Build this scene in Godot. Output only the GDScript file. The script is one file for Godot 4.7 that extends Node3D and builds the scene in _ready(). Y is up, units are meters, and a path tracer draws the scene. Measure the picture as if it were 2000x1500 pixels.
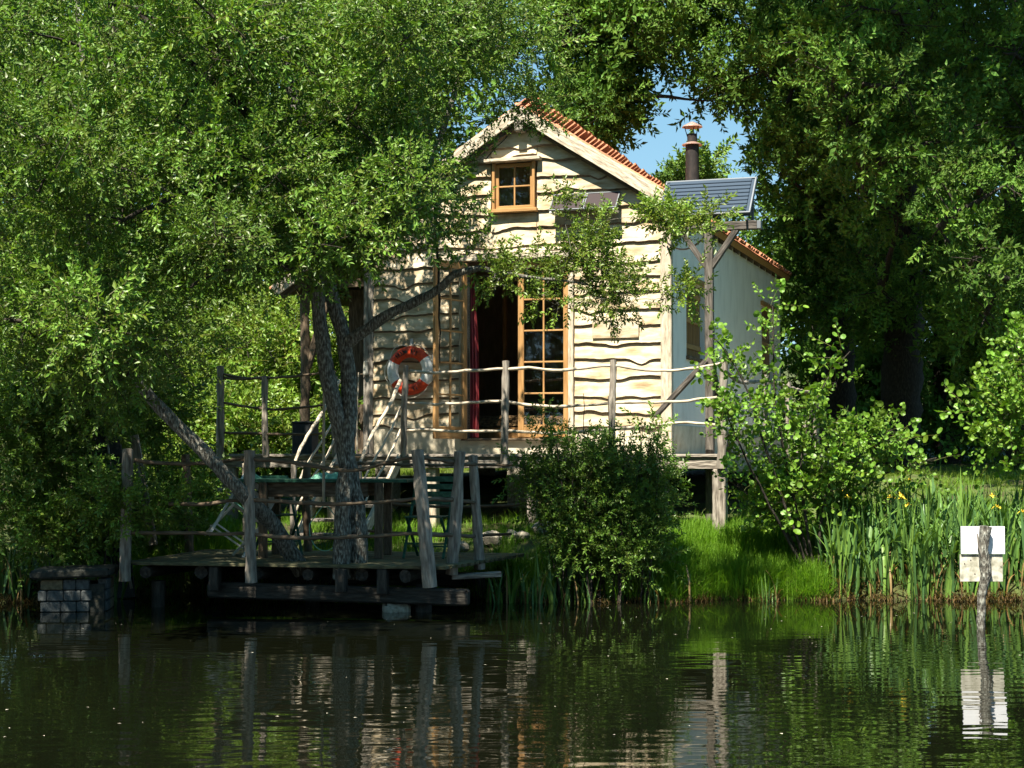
extends Node3D
# A waney-board cabin over a pond. Units are metres, y is up, the water lies at y = 0.
# The camera stands on the far bank, 1.67 m above the water; photo pixels (2000 x 1500) give directions,
# distances come from the water, the ground, the decks and the walls that things stand on.

const EYE := Vector3(0, 1.67, 0)
const FOCAL := 3200.0
const PITCH := 0.04215
const THETA := 0.3225
const WID := 4.36       # cabin width
const LEN := 9.3        # cabin length
const DECK := 1.66      # upper deck level
const LOW := 0.5        # lower deck level

var house: Transform3D  # cabin frame: x along the facade, y up from the deck, -z into the cabin
var low: Transform3D    # lower deck frame
var rng := RandomNumberGenerator.new()
var M := {}
var used := {}
var to_sun := Vector3.UP

func _ready() -> void:
	rng.seed = 20240611
	# ---------------------------------------------------------------- camera, sky, sun, exposure
	var cam := Camera3D.new()
	cam.name = "camera"
	cam.position = EYE
	cam.rotation = Vector3(PITCH, 0, 0)
	cam.fov = rad_to_deg(2.0 * atan(750.0 / FOCAL))
	cam.near = 0.1
	cam.far = 400.0
	add_child(cam)
	cam.current = true
	var env := Environment.new()
	env.background_mode = Environment.BG_SKY
	var sm := ProceduralSkyMaterial.new()
	sm.sky_top_color = Color(0.045, 0.135, 0.232).linear_to_srgb()
	sm.sky_horizon_color = Color(0.24, 0.36, 0.41).linear_to_srgb()
	sm.sky_curve = 0.12
	sm.ground_bottom_color = Color(0.03, 0.04, 0.02).linear_to_srgb()
	sm.ground_horizon_color = Color(0.10, 0.14, 0.12).linear_to_srgb()
	sm.sun_angle_max = 6.0
	var sky := Sky.new()
	sky.sky_material = sm
	env.sky = sky
	env.tonemap_mode = Environment.TONE_MAPPER_LINEAR
	env.tonemap_exposure = 3.1
	env.sdfgi_enabled = true
	env.ssao_enabled = true
	env.ssil_enabled = true
	var we := WorldEnvironment.new()
	we.name = "environment"
	we.environment = env
	add_child(we)
	var sun := DirectionalLight3D.new()
	sun.name = "sun"
	sun.light_energy = 1.6
	sun.light_color = Color(1.0, 0.965, 0.90)
	sun.light_angular_distance = 0.53
	sun.shadow_enabled = true
	var az := deg_to_rad(23.0)
	var el := deg_to_rad(58.0)
	to_sun = Vector3(-sin(az) * cos(el), sin(el), cos(az) * cos(el))
	add_child(sun)
	sun.look_at_from_position(to_sun * 50.0, Vector3.ZERO, Vector3.UP)
	# ---------------------------------------------------------------- frames
	house = Transform3D(Basis(Vector3.UP, -THETA), Vector3(-2.04, DECK, -23.49))
	var la := hit_y(240, 1097, LOW)
	var lb := hit_y(850, 1106, LOW)
	low = Transform3D(Basis(Vector3.UP, -atan2(lb.z - la.z, lb.x - la.x)), la)
	make_materials()
	make_water()
	make_ground()
	make_grass()
	make_cabin()
	make_upper_deck()
	make_lower_deck()
	make_stairs()
	make_panels()
	make_props()
	make_sign()
	make_deck_tree()
	make_shrubs()
	make_irises()
	make_back_trees()

# ------------------------------------------------------------------ pixels to places
func ray(px: float, py: float) -> Vector3:
	var u := (px - 1000.0) / FOCAL
	var v := (750.0 - py) / FOCAL
	return Vector3(u, v * cos(PITCH) + sin(PITCH), v * sin(PITCH) - cos(PITCH))

func at(px: float, py: float, d: float) -> Vector3:
	var r := ray(px, py)
	return EYE + r * (d / -r.z)

func hit_y(px: float, py: float, y: float) -> Vector3:
	var r := ray(px, py)
	return EYE + r * ((y - EYE.y) / r.y)

# where the ray meets the local plane axis = val of frame t, in that frame
func on(t: Transform3D, px: float, py: float, axis: int, val: float) -> Vector3:
	var inv := t.affine_inverse()
	var o := inv * EYE
	var r := inv.basis * ray(px, py)
	return o + r * ((val - o[axis]) / r[axis])

func face(px: float, py: float, z := 0.0) -> Vector3:
	return on(house, px, py, 2, z)

func rr(a: float, b: float) -> float:
	return rng.randf_range(a, b)

func rv() -> Vector3:
	while true:
		var v := Vector3(rr(-1, 1), rr(-1, 1), rr(-1, 1))
		var l := v.length()
		if l < 1.0 and l > 0.05:
			return v / l
	return Vector3.UP

# ------------------------------------------------------------------ nodes
func numbered(called: String) -> String:
	if not used.has(called):
		used[called] = 0
		return called
	used[called] += 1
	return "%s_%03d" % [called, used[called]]

func thing(called: String, label: String, category: String, at_: Transform3D = Transform3D(), group := "") -> Node3D:
	var o := Node3D.new()
	o.name = numbered(called)
	add_child(o)
	o.transform = at_
	o.set_meta("label", label)
	o.set_meta("category", category)
	if group != "":
		o.set_meta("group", group)
	return o

func part(parent: Node, called: String, mesh: Mesh, mat: Material, t: Transform3D = Transform3D()) -> MeshInstance3D:
	var o := MeshInstance3D.new()
	o.name = called
	o.mesh = mesh
	if mat != null:
		o.material_override = mat
	o.transform = t
	parent.add_child(o, true)
	return o

func structure(called: String, mesh: Mesh, mat: Material) -> MeshInstance3D:
	var o := part(self, called, mesh, mat)
	o.set_meta("kind", "structure")
	return o

func move(p: Vector3) -> Transform3D:
	return Transform3D(Basis(), p)

# ------------------------------------------------------------------ mesh building
class MB:
	var v := PackedVector3Array()
	var n := PackedVector3Array()
	var c := PackedColorArray()
	var ix := PackedInt32Array()
	var tint := Color(1, 1, 1)
	var colored := false

	func tri(a: Vector3, b: Vector3, d: Vector3) -> void:  # counter-clockwise from outside
		var nn := (b - a).cross(d - a)
		if nn.length_squared() < 1e-18:
			return
		nn = nn.normalized()
		var k := v.size()
		v.append_array([a, b, d])
		n.append_array([nn, nn, nn])
		c.append_array([tint, tint, tint])
		ix.append_array([k, k + 2, k + 1])

	func quad(a: Vector3, b: Vector3, d: Vector3, e: Vector3) -> void:
		var nn := (d - a).cross(e - b)
		if nn.length_squared() < 1e-18:
			return
		nn = nn.normalized()
		var k := v.size()
		v.append_array([a, b, d, e])
		n.append_array([nn, nn, nn, nn])
		c.append_array([tint, tint, tint, tint])
		ix.append_array([k, k + 2, k + 1, k, k + 3, k + 2])

	func box(lo: Vector3, hi: Vector3, t := Transform3D(), ch := 0.0) -> void:
		var s := (hi - lo) * 0.5
		var m := (hi + lo) * 0.5
		ch = minf(ch, minf(s.x, minf(s.y, s.z)) * 0.45)
		for ax in 3:
			var b1 := (ax + 1) % 3
			var b2 := (ax + 2) % 3
			for sg in [-1.0, 1.0]:
				var q := []
				for k in [[-1, -1], [1, -1], [1, 1], [-1, 1]]:
					var p := Vector3()
					p[ax] = sg * s[ax]
					p[b1] = k[0] * (s[b1] - ch)
					p[b2] = k[1] * (s[b2] - ch)
					q.append(t * (m + p))
				if sg > 0:
					quad(q[0], q[1], q[2], q[3])
				else:
					quad(q[3], q[2], q[1], q[0])
		if ch <= 0.0:
			return
		for ax in 3:
			var b1 := (ax + 1) % 3
			var b2 := (ax + 2) % 3
			for s1 in [-1.0, 1.0]:
				for s2 in [-1.0, 1.0]:
					var q := []
					for k in [[-1, 0], [1, 0], [1, 1], [-1, 1]]:
						var p := Vector3()
						p[ax] = k[0] * (s[ax] - ch)
						p[b1] = s1 * (s[b1] - (ch if k[1] else 0.0))
						p[b2] = s2 * (s[b2] - (0.0 if k[1] else ch))
						q.append(t * (m + p))
					var out := t.basis * Vector3()
					var o := Vector3()
					o[b1] = s1
					o[b2] = s2
					out = t.basis * o
					if ((q[2] - q[0]) as Vector3).cross(q[3] - q[1]).dot(out) > 0:
						quad(q[0], q[1], q[2], q[3])
					else:
						quad(q[3], q[2], q[1], q[0])

	func tube(pts: Array, rad: Array, sides := 8, caps := true, rough := 0.0, sd := 1) -> void:
		var cnt := pts.size()
		var dir: Vector3 = (pts[1] - pts[0]).normalized()
		var side := dir.cross(Vector3(0.31, 0.2, 0.93)).normalized()
		var base := v.size()
		for i in cnt:
			var d2: Vector3
			if i == 0:
				d2 = pts[1] - pts[0]
			elif i == cnt - 1:
				d2 = pts[i] - pts[i - 1]
			else:
				d2 = pts[i + 1] - pts[i - 1]
			d2 = d2.normalized()
			side = (side - d2 * side.dot(d2)).normalized()
			var up := d2.cross(side)
			for k in sides:
				var a := TAU * k / sides
				var o := side * cos(a) + up * sin(a)
				var w := 1.0
				if rough > 0.0:
					var h := sin(float(k * 127 + i * 311 + sd * 74) * 12.9898) * 43758.5453
					w += rough * ((h - floor(h)) * 2.0 - 1.0)
				v.append(pts[i] + o * (rad[i] * w))
				n.append(o)
				c.append(tint)
		for i in cnt - 1:
			for k in sides:
				var a := base + i * sides + k
				var b := base + i * sides + (k + 1) % sides
				ix.append_array([a, a + sides, b, b, a + sides, b + sides])
		if caps:
			for e in [0, cnt - 1]:
				var nn: Vector3 = (pts[1] - pts[0]).normalized() * -1.0 if e == 0 else (pts[cnt - 1] - pts[cnt - 2]).normalized()
				var k0 := v.size()
				v.append(pts[e] + nn * rad[e] * 0.15)
				n.append(nn)
				c.append(tint)
				for k in sides:
					v.append(v[base + e * sides + k])
					n.append(nn)
					c.append(tint)
				for k in sides:
					if e == 0:
						ix.append_array([k0, k0 + 1 + k, k0 + 1 + (k + 1) % sides])
					else:
						ix.append_array([k0, k0 + 1 + (k + 1) % sides, k0 + 1 + k])

	func lathe(prof: Array, sides := 20, t := Transform3D()) -> void:  # prof: Vector2(radius, y), upwards on the outside
		for i in prof.size() - 1:
			var p: Vector2 = prof[i]
			var q: Vector2 = prof[i + 1]
			var nd := Vector2(q.y - p.y, p.x - q.x).normalized()
			for k in sides:
				var a0 := TAU * k / sides
				var a1 := TAU * (k + 1) / sides
				var c0 := Vector3(cos(a0), 0, sin(a0))
				var c1 := Vector3(cos(a1), 0, sin(a1))
				var b := v.size()
				v.append_array([t * (c0 * p.x + Vector3.UP * p.y), t * (c1 * p.x + Vector3.UP * p.y), t * (c1 * q.x + Vector3.UP * q.y), t * (c0 * q.x + Vector3.UP * q.y)])
				var n0 := (t.basis * (c0 * nd.x + Vector3.UP * nd.y)).normalized()
				var n1 := (t.basis * (c1 * nd.x + Vector3.UP * nd.y)).normalized()
				n.append_array([n0, n1, n1, n0])
				c.append_array([tint, tint, tint, tint])
				ix.append_array([b, b + 1, b + 2, b, b + 2, b + 3])

	func mesh(into: ArrayMesh = null) -> ArrayMesh:
		var a := []
		a.resize(Mesh.ARRAY_MAX)
		a[Mesh.ARRAY_VERTEX] = v
		a[Mesh.ARRAY_NORMAL] = n
		if colored:
			a[Mesh.ARRAY_COLOR] = c
		a[Mesh.ARRAY_INDEX] = ix
		var m := into if into != null else ArrayMesh.new()
		m.add_surface_from_arrays(Mesh.PRIMITIVE_TRIANGLES, a)
		return m

func box_mesh(size: Vector3, ch := 0.004) -> ArrayMesh:
	var b := MB.new()
	b.box(-size * 0.5, size * 0.5, Transform3D(), ch)
	return b.mesh()

func box_part(parent: Node, called: String, lo: Vector3, hi: Vector3, mat: Material, ch := 0.004) -> MeshInstance3D:
	return part(parent, called, box_mesh((hi - lo).abs(), ch), mat, move((lo + hi) * 0.5))

# a board between two points: w across (in the direction wdir), th thick; its mesh runs along local x
func beam(parent: Node, called: String, a: Vector3, b: Vector3, w: float, th: float, wdir: Vector3, mat: Material, ch := 0.004) -> MeshInstance3D:
	var x := (b - a).normalized()
	var z := x.cross(wdir).normalized()
	var y := z.cross(x)
	return part(parent, called, box_mesh(Vector3(a.distance_to(b), w, th), ch), mat, Transform3D(Basis(x, y, z), (a + b) * 0.5))

# a crooked pole through points (in the parent's frame); its mesh runs along local y so that the grain does too
func pole(parent: Node, called: String, pts: Array, r0: float, r1: float, mat: Material, wobble := 0.006, sides := 8, rough := 0.10) -> MeshInstance3D:
	var a: Vector3 = pts[0]
	var b: Vector3 = pts[pts.size() - 1]
	var y := (b - a).normalized()
	var x := y.cross(Vector3(0.3, 0.1, 0.94)).normalized()
	var t := Transform3D(Basis(x, y, x.cross(y)), a)
	var inv := t.affine_inverse()
	var cu := Curve3D.new()
	for i in pts.size():
		var tan_ := Vector3()
		if i > 0 and i < pts.size() - 1:
			tan_ = (inv * (pts[i + 1] as Vector3) - inv * (pts[i - 1] as Vector3)) * 0.18
		cu.add_point(inv * (pts[i] as Vector3), -tan_, tan_)
	var total := cu.get_baked_length()
	var k := maxi(4, int(total / 0.11))
	var ps := []
	var rs := []
	for i in k + 1:
		var f := float(i) / k
		var p := cu.sample_baked(total * f, true)
		if i > 0 and i < k:
			p += Vector3(rr(-1, 1), 0, rr(-1, 1)) * wobble
		ps.append(p)
		rs.append(lerpf(r0, r1, f) * (1.0 + rr(-1, 1) * 0.10))
	var m := MB.new()
	m.tube(ps, rs, sides, true, rough, rng.randi() % 999)
	return part(parent, called, m.mesh(), mat, t)

# ------------------------------------------------------------------ materials
func lin(r: float, g: float, b: float) -> Color:
	return Color(r, g, b).linear_to_srgb()

func noise_tex(freq: float, ramp: Array, octaves := 4, kind := FastNoiseLite.TYPE_SIMPLEX_SMOOTH, size := 256, sd := 1, gain := 0.55) -> NoiseTexture2D:
	var f := FastNoiseLite.new()
	f.noise_type = kind
	f.frequency = freq
	f.fractal_octaves = octaves
	f.fractal_gain = gain
	f.seed = sd
	var t := NoiseTexture2D.new()
	t.width = size
	t.height = size
	t.seamless = true
	t.noise = f
	if not ramp.is_empty():
		var g := Gradient.new()
		var offs := PackedFloat32Array()
		var cols := PackedColorArray()
		for e in ramp:
			offs.append(e[0])
			cols.append(e[1])
		g.offsets = offs
		g.colors = cols
		t.color_ramp = g
	return t

func surf(ramp: Array, scale: Vector3, rough := 0.8, freq := 0.02, bump := 0.0, sd := 1, octaves := 4, world := false) -> StandardMaterial3D:
	var m := StandardMaterial3D.new()
	m.albedo_texture = noise_tex(freq, ramp, octaves, FastNoiseLite.TYPE_SIMPLEX_SMOOTH, 256, sd)
	m.uv1_triplanar = true
	m.uv1_world_triplanar = world
	m.uv1_scale = scale
	m.roughness = rough
	m.metallic_specular = 0.35
	if bump > 0.0:
		m.heightmap_enabled = true
		m.heightmap_texture = noise_tex(freq, [], octaves, FastNoiseLite.TYPE_SIMPLEX_SMOOTH, 256, sd)
		m.heightmap_scale = bump
	return m

func plain(c: Color, rough := 0.6, spec := 0.4, metal := 0.0) -> StandardMaterial3D:
	var m := StandardMaterial3D.new()
	m.albedo_color = c
	m.roughness = rough
	m.metallic_specular = spec
	m.metallic = metal
	return m

func leaf_mat(rough := 0.42, back := 0.5, spec := 0.4) -> StandardMaterial3D:
	var m := StandardMaterial3D.new()
	m.vertex_color_use_as_albedo = true
	m.roughness = rough
	m.metallic_specular = spec
	m.cull_mode = BaseMaterial3D.CULL_DISABLED
	m.backlight_enabled = true
	m.backlight = Color(back * 0.92, back, back * 0.3).linear_to_srgb()
	return m

func make_materials() -> void:
	# waney cladding: pale sawn wood, three tones; grain runs along x
	for k in 3:
		var t: float = [1.0, 0.83, 1.07][k]
		M["board%d" % k] = surf([[0.0, lin(0.38 * t, 0.27 * t, 0.15 * t)], [0.35, lin(0.53 * t, 0.44 * t, 0.30 * t)], [0.6, lin(0.61 * t, 0.53 * t, 0.39 * t)], [1.0, lin(0.71 * t, 0.64 * t, 0.50 * t)]], Vector3(0.35, 2.2, 2.2), 0.75, 0.014, 0.25, 11 + k)
	var stain := noise_tex(0.012, [[0.0, lin(0.42, 0.37, 0.30)], [0.36, lin(0.80, 0.74, 0.65)], [0.55, lin(1, 1, 1)], [0.8, lin(1.0, 0.97, 0.9)], [1.0, lin(0.95, 0.78, 0.55)]], 5, FastNoiseLite.TYPE_SIMPLEX_SMOOTH, 512, 17)
	for k in 3:
		var bm: StandardMaterial3D = M["board%d" % k]
		bm.detail_enabled = true
		bm.detail_blend_mode = BaseMaterial3D.BLEND_MODE_MUL
		bm.detail_albedo = stain
		bm.detail_uv_layer = BaseMaterial3D.DETAIL_UV_2
		bm.uv2_triplanar = true
		bm.uv2_scale = Vector3(0.3, 0.9, 0.9)
		bm.uv2_offset = Vector3(0.31 * k, 0.17 * k, 0.0)
	M.bark_edge = surf([[0.0, lin(0.05, 0.038, 0.026)], [0.5, lin(0.13, 0.10, 0.07)], [1.0, lin(0.24, 0.19, 0.135)]], Vector3(1.5, 5, 5), 0.9, 0.03, 0.5, 21)
	M.sheath = plain(lin(0.10, 0.07, 0.045), 0.9)
	M.plaster = surf([[0.0, lin(0.66, 0.65, 0.60)], [0.4, lin(0.75, 0.74, 0.69)], [1.0, lin(0.80, 0.79, 0.74)]], Vector3(0.5, 0.22, 0.5), 0.92, 0.02, 0.2, 31)
	M.plinth = surf([[0.0, lin(0.42, 0.36, 0.25)], [0.5, lin(0.56, 0.50, 0.37)], [1.0, lin(0.66, 0.60, 0.46)]], Vector3(0.6, 0.6, 0.6), 0.92, 0.02, 0.2, 32)
	# weathered grey timber along y (posts, poles) and along x (beams, planks)
	var grey := [[0.0, lin(0.07, 0.06, 0.05)], [0.4, lin(0.19, 0.165, 0.135)], [0.7, lin(0.30, 0.27, 0.225)], [1.0, lin(0.42, 0.38, 0.32)]]
	M.grey_y = surf(grey, Vector3(3.2, 0.45, 3.2), 0.85, 0.03, 0.9, 41, 5)
	M.grey_x = surf(grey, Vector3(0.45, 3.2, 3.2), 0.85, 0.03, 0.9, 42, 5)
	var pale := [[0.0, lin(0.20, 0.16, 0.11)], [0.35, lin(0.38, 0.32, 0.24)], [0.7, lin(0.50, 0.44, 0.34)], [1.0, lin(0.60, 0.54, 0.44)]]
	M.pale_y = surf(pale, Vector3(2.6, 0.5, 2.6), 0.8, 0.03, 0.6, 43, 5)
	M.pale_x = surf(pale, Vector3(0.5, 2.6, 2.6), 0.8, 0.03, 0.6, 44, 5)
	var brown := [[0.0, lin(0.05, 0.036, 0.024)], [0.5, lin(0.12, 0.088, 0.058)], [1.0, lin(0.21, 0.165, 0.115)]]
	M.brown_y = surf(brown, Vector3(3, 0.5, 3), 0.85, 0.03, 0.8, 45, 5)
	M.brown_x = surf(brown, Vector3(0.5, 3, 3), 0.85, 0.03, 0.8, 46, 5)
	var moss := [[0.0, lin(0.03, 0.028, 0.018)], [0.45, lin(0.085, 0.08, 0.045)], [0.7, lin(0.13, 0.125, 0.065)], [1.0, lin(0.20, 0.185, 0.13)]]
	M.moss_x = surf(moss, Vector3(0.6, 2.2, 2.2), 0.9, 0.03, 0.9, 47, 5)
	var honey := [[0.0, lin(0.24, 0.125, 0.045)], [0.5, lin(0.35, 0.195, 0.075)], [1.0, lin(0.43, 0.26, 0.11)]]
	M.honey_y = surf(honey, Vector3(3, 0.4, 3), 0.5, 0.02, 0.2, 51)
	M.honey_x = surf(honey, Vector3(0.4, 3, 3), 0.5, 0.02, 0.2, 52)
	M.shutter = surf([[0.0, lin(0.12, 0.06, 0.02)], [0.5, lin(0.20, 0.105, 0.035)], [1.0, lin(0.28, 0.155, 0.06)]], Vector3(3, 0.4, 3), 0.6, 0.02, 0.3, 53)
	M.pane = plain(Color(0.02, 0.025, 0.022, 0.03), 0.02, 0.5)
	M.pane.transparency = BaseMaterial3D.TRANSPARENCY_ALPHA
	for k in 3:
		var tt: float = [1.0, 0.78, 1.15][k]
		M["tile%d" % k] = surf([[0.0, lin(0.20 * tt, 0.085 * tt, 0.05 * tt)], [0.45, lin(0.40 * tt, 0.165 * tt, 0.085 * tt)], [0.75, lin(0.50 * tt, 0.235 * tt, 0.135 * tt)], [1.0, lin(0.55 * tt, 0.36 * tt, 0.25 * tt)]], Vector3(1.6, 1.6, 1.6), 0.85, 0.03, 0.4, 61 + k)
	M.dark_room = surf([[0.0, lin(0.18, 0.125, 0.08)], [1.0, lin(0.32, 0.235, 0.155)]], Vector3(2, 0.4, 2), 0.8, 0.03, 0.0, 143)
	M.curtain = surf([[0.0, lin(0.30, 0.05, 0.06)], [1.0, lin(0.40, 0.08, 0.085)]], Vector3(3, 0.6, 3), 0.85, 0.03, 0.0, 71)
	M.fur = surf([[0.0, lin(0.02, 0.011, 0.005)], [0.45, lin(0.06, 0.036, 0.016)], [0.6, lin(0.14, 0.085, 0.036)], [1.0, lin(0.22, 0.145, 0.065)]], Vector3(1.2, 4, 1.2), 0.95, 0.05, 1.5, 72, 5)
	M.steel = plain(lin(0.42, 0.44, 0.46), 0.4, 0.5, 0.7)
	M.panel_frame = plain(lin(0.17, 0.185, 0.20), 0.5, 0.35, 0.3)
	M.panel_blue = plain(lin(0.032, 0.05, 0.075), 0.5, 0.32)
	M.mast_y = surf([[0.0, lin(0.04, 0.034, 0.028)], [0.5, lin(0.10, 0.088, 0.074)], [1.0, lin(0.19, 0.17, 0.145)]], Vector3(3.2, 0.45, 3.2), 0.85, 0.03, 0.9, 141, 5)  # darker than the other grey timber: panel shadow put into the colour
	M.mast_x = surf([[0.0, lin(0.03, 0.026, 0.022)], [0.5, lin(0.08, 0.07, 0.06)], [1.0, lin(0.15, 0.135, 0.115)]], Vector3(0.45, 3.2, 3.2), 0.85, 0.03, 0.9, 142, 5)  # darker again, shade below the panel is part of this colour
	M.panel_dark = plain(lin(0.04, 0.03, 0.032), 0.5, 0.3)
	M.flue = surf([[0.0, lin(0.016, 0.014, 0.013)], [0.6, lin(0.03, 0.025, 0.023)], [1.0, lin(0.06, 0.045, 0.036)]], Vector3(2, 0.7, 2), 0.6, 0.03, 0.1, 81)
	M.flue_cap = surf([[0.0, lin(0.22, 0.085, 0.055)], [0.5, lin(0.36, 0.22, 0.17)], [1.0, lin(0.45, 0.42, 0.40)]], Vector3(3, 3, 3), 0.5, 0.03, 0.1, 82)
	M.flue_cap.metallic = 0.3
	M.cable = plain(lin(0.012, 0.012, 0.014), 0.5)
	M.ring_red = surf([[0.0, lin(0.42, 0.035, 0.012)], [0.6, lin(0.62, 0.065, 0.02)], [1.0, lin(0.68, 0.12, 0.05)]], Vector3(3, 3, 3), 0.45, 0.03, 0.0, 91)
	M.ring_white = surf([[0.0, lin(0.5, 0.5, 0.46)], [0.5, lin(0.70, 0.70, 0.66)], [1.0, lin(0.78, 0.78, 0.75)]], Vector3(2, 2, 2), 0.45, 0.03, 0.0, 92)
	M.print = plain(lin(0.035, 0.012, 0.01), 0.6)
	M.rope = plain(lin(0.62, 0.58, 0.48), 0.9)
	M.green_paint = surf([[0.0, lin(0.012, 0.045, 0.03)], [0.6, lin(0.025, 0.10, 0.062)], [1.0, lin(0.06, 0.16, 0.11)]], Vector3(1.5, 1.5, 1.5), 0.5, 0.03, 0.1, 101)
	M.mint = surf([[0.0, lin(0.12, 0.34, 0.24)], [1.0, lin(0.26, 0.52, 0.40)]], Vector3(2, 2, 2), 0.7, 0.03, 0.0, 102)
	M.white_paint = surf([[0.0, lin(0.50, 0.52, 0.50)], [0.5, lin(0.70, 0.71, 0.69)], [1.0, lin(0.78, 0.79, 0.78)]], Vector3(2, 2, 2), 0.55, 0.03, 0.1, 103)
	M.white_board = surf([[0.0, lin(0.72, 0.73, 0.75)], [1.0, lin(0.84, 0.85, 0.87)]], Vector3(1.5, 1.5, 1.5), 0.45, 0.03, 0.0, 104)
	M.grey_board = surf([[0.0, lin(0.16, 0.155, 0.11)], [0.4, lin(0.36, 0.35, 0.28)], [0.65, lin(0.50, 0.48, 0.41)], [1.0, lin(0.60, 0.58, 0.52)]], Vector3(1.4, 1.4, 1.4), 0.8, 0.02, 0.1, 105)
	M.dark_panel = surf([[0.0, lin(0.02, 0.024, 0.026)], [1.0, lin(0.055, 0.062, 0.066)]], Vector3(1.5, 0.6, 1.5), 0.6, 0.03, 0.1, 106)
	M.lid = surf([[0.0, lin(0.012, 0.014, 0.012)], [0.6, lin(0.03, 0.032, 0.026)], [1.0, lin(0.07, 0.06, 0.035)]], Vector3(2, 2, 2), 0.8, 0.03, 0.5, 107)
	M.block = surf([[0.0, lin(0.025, 0.03, 0.03)], [0.5, lin(0.06, 0.068, 0.068)], [1.0, lin(0.11, 0.118, 0.112)]], Vector3(2, 2, 2), 0.85, 0.03, 0.4, 108)
	M.block_tan = surf([[0.0, lin(0.07, 0.06, 0.035)], [1.0, lin(0.18, 0.15, 0.09)]], Vector3(2, 2, 2), 0.85, 0.03, 0.4, 109)
	M.stone = surf([[0.0, lin(0.16, 0.14, 0.105)], [0.5, lin(0.30, 0.27, 0.21)], [1.0, lin(0.44, 0.41, 0.34)]], Vector3(2, 2, 2), 0.9, 0.03, 0.8, 110)
	# bark with pale lichen
	M.bark = surf([[0.0, lin(0.02, 0.018, 0.014)], [0.38, lin(0.075, 0.068, 0.056)], [0.56, lin(0.15, 0.145, 0.12)], [0.68, lin(0.27, 0.275, 0.235)], [1.0, lin(0.40, 0.41, 0.36)]], Vector3(4.5, 1.3, 4.5), 0.95, 0.035, 2.0, 121, 6)
	M.bark_dark = surf([[0.0, lin(0.012, 0.010, 0.008)], [0.6, lin(0.04, 0.034, 0.026)], [1.0, lin(0.09, 0.08, 0.062)]], Vector3(2.2, 0.8, 2.2), 0.95, 0.04, 1.5, 122, 5)
	M.twig = plain(lin(0.06, 0.052, 0.036), 0.9)
	M.leaf = leaf_mat(0.42, 0.62, 0.42)
	M.leaf_far = leaf_mat(0.55, 0.45, 0.28)
	M.iris = leaf_mat(0.42, 0.4, 0.4)
	var wet := [[0.0, lin(0.012, 0.010, 0.008)], [0.5, lin(0.032, 0.028, 0.022)], [1.0, lin(0.07, 0.062, 0.05)]]  # wet timber, darkened further to put the under-deck shade into the colour
	M.wet_shade_x = surf(wet, Vector3(0.5, 3, 3), 0.7, 0.03, 0.8, 48, 5)
	M.wet_shade_y = surf(wet, Vector3(3, 0.5, 3), 0.7, 0.03, 0.8, 49, 5)
	M.stalk = plain(lin(0.05, 0.12, 0.03), 0.6)
	M.petal = plain(lin(0.60, 0.44, 0.03), 0.7)
	M.grass = leaf_mat(0.6, 0.8, 0.25)
	var w := StandardMaterial3D.new()
	w.albedo_color = lin(0.0034, 0.0042, 0.0019)
	w.roughness = 0.025
	w.metallic_specular = 0.48
	M.water = w
	M.soil = surf([[0.0, lin(0.02, 0.016, 0.008)], [0.35, lin(0.05, 0.045, 0.018)], [0.55, lin(0.06, 0.085, 0.022)], [1.0, lin(0.095, 0.12, 0.032)]], Vector3(0.35, 0.35, 0.35), 0.95, 0.02, 2.0, 131, 5, true)

# ------------------------------------------------------------------ water, ground, grass
var land_noise: FastNoiseLite

func grid_mesh(xs: PackedFloat32Array, zs: PackedFloat32Array, hs: PackedFloat32Array) -> ArrayMesh:
	var nx := xs.size()
	var nz := zs.size()
	var v := PackedVector3Array()
	var n := PackedVector3Array()
	v.resize(nx * nz)
	n.resize(nx * nz)
	for j in nz:
		for i in nx:
			var k := j * nx + i
			v[k] = Vector3(xs[i], hs[k], zs[j])
			var i0 := maxi(i - 1, 0)
			var i1 := mini(i + 1, nx - 1)
			var j0 := maxi(j - 1, 0)
			var j1 := mini(j + 1, nz - 1)
			var dx := (hs[j * nx + i1] - hs[j * nx + i0]) / (xs[i1] - xs[i0])
			var dz := (hs[j1 * nx + i] - hs[j0 * nx + i]) / (zs[j1] - zs[j0])
			n[k] = Vector3(-dx, 1, -dz).normalized()
	var ix := PackedInt32Array()
	ix.resize((nx - 1) * (nz - 1) * 6)
	var q := 0
	for j in nz - 1:
		for i in nx - 1:
			var a := j * nx + i
			# zs rises towards the camera: a is the far left corner
			ix[q] = a
			ix[q + 1] = a + 1
			ix[q + 2] = a + nx
			ix[q + 3] = a + 1
			ix[q + 4] = a + nx + 1
			ix[q + 5] = a + nx
			q += 6
	var arr := []
	arr.resize(Mesh.ARRAY_MAX)
	arr[Mesh.ARRAY_VERTEX] = v
	arr[Mesh.ARRAY_NORMAL] = n
	arr[Mesh.ARRAY_INDEX] = ix
	var m := ArrayMesh.new()
	m.add_surface_from_arrays(Mesh.PRIMITIVE_TRIANGLES, arr)
	return m

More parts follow.
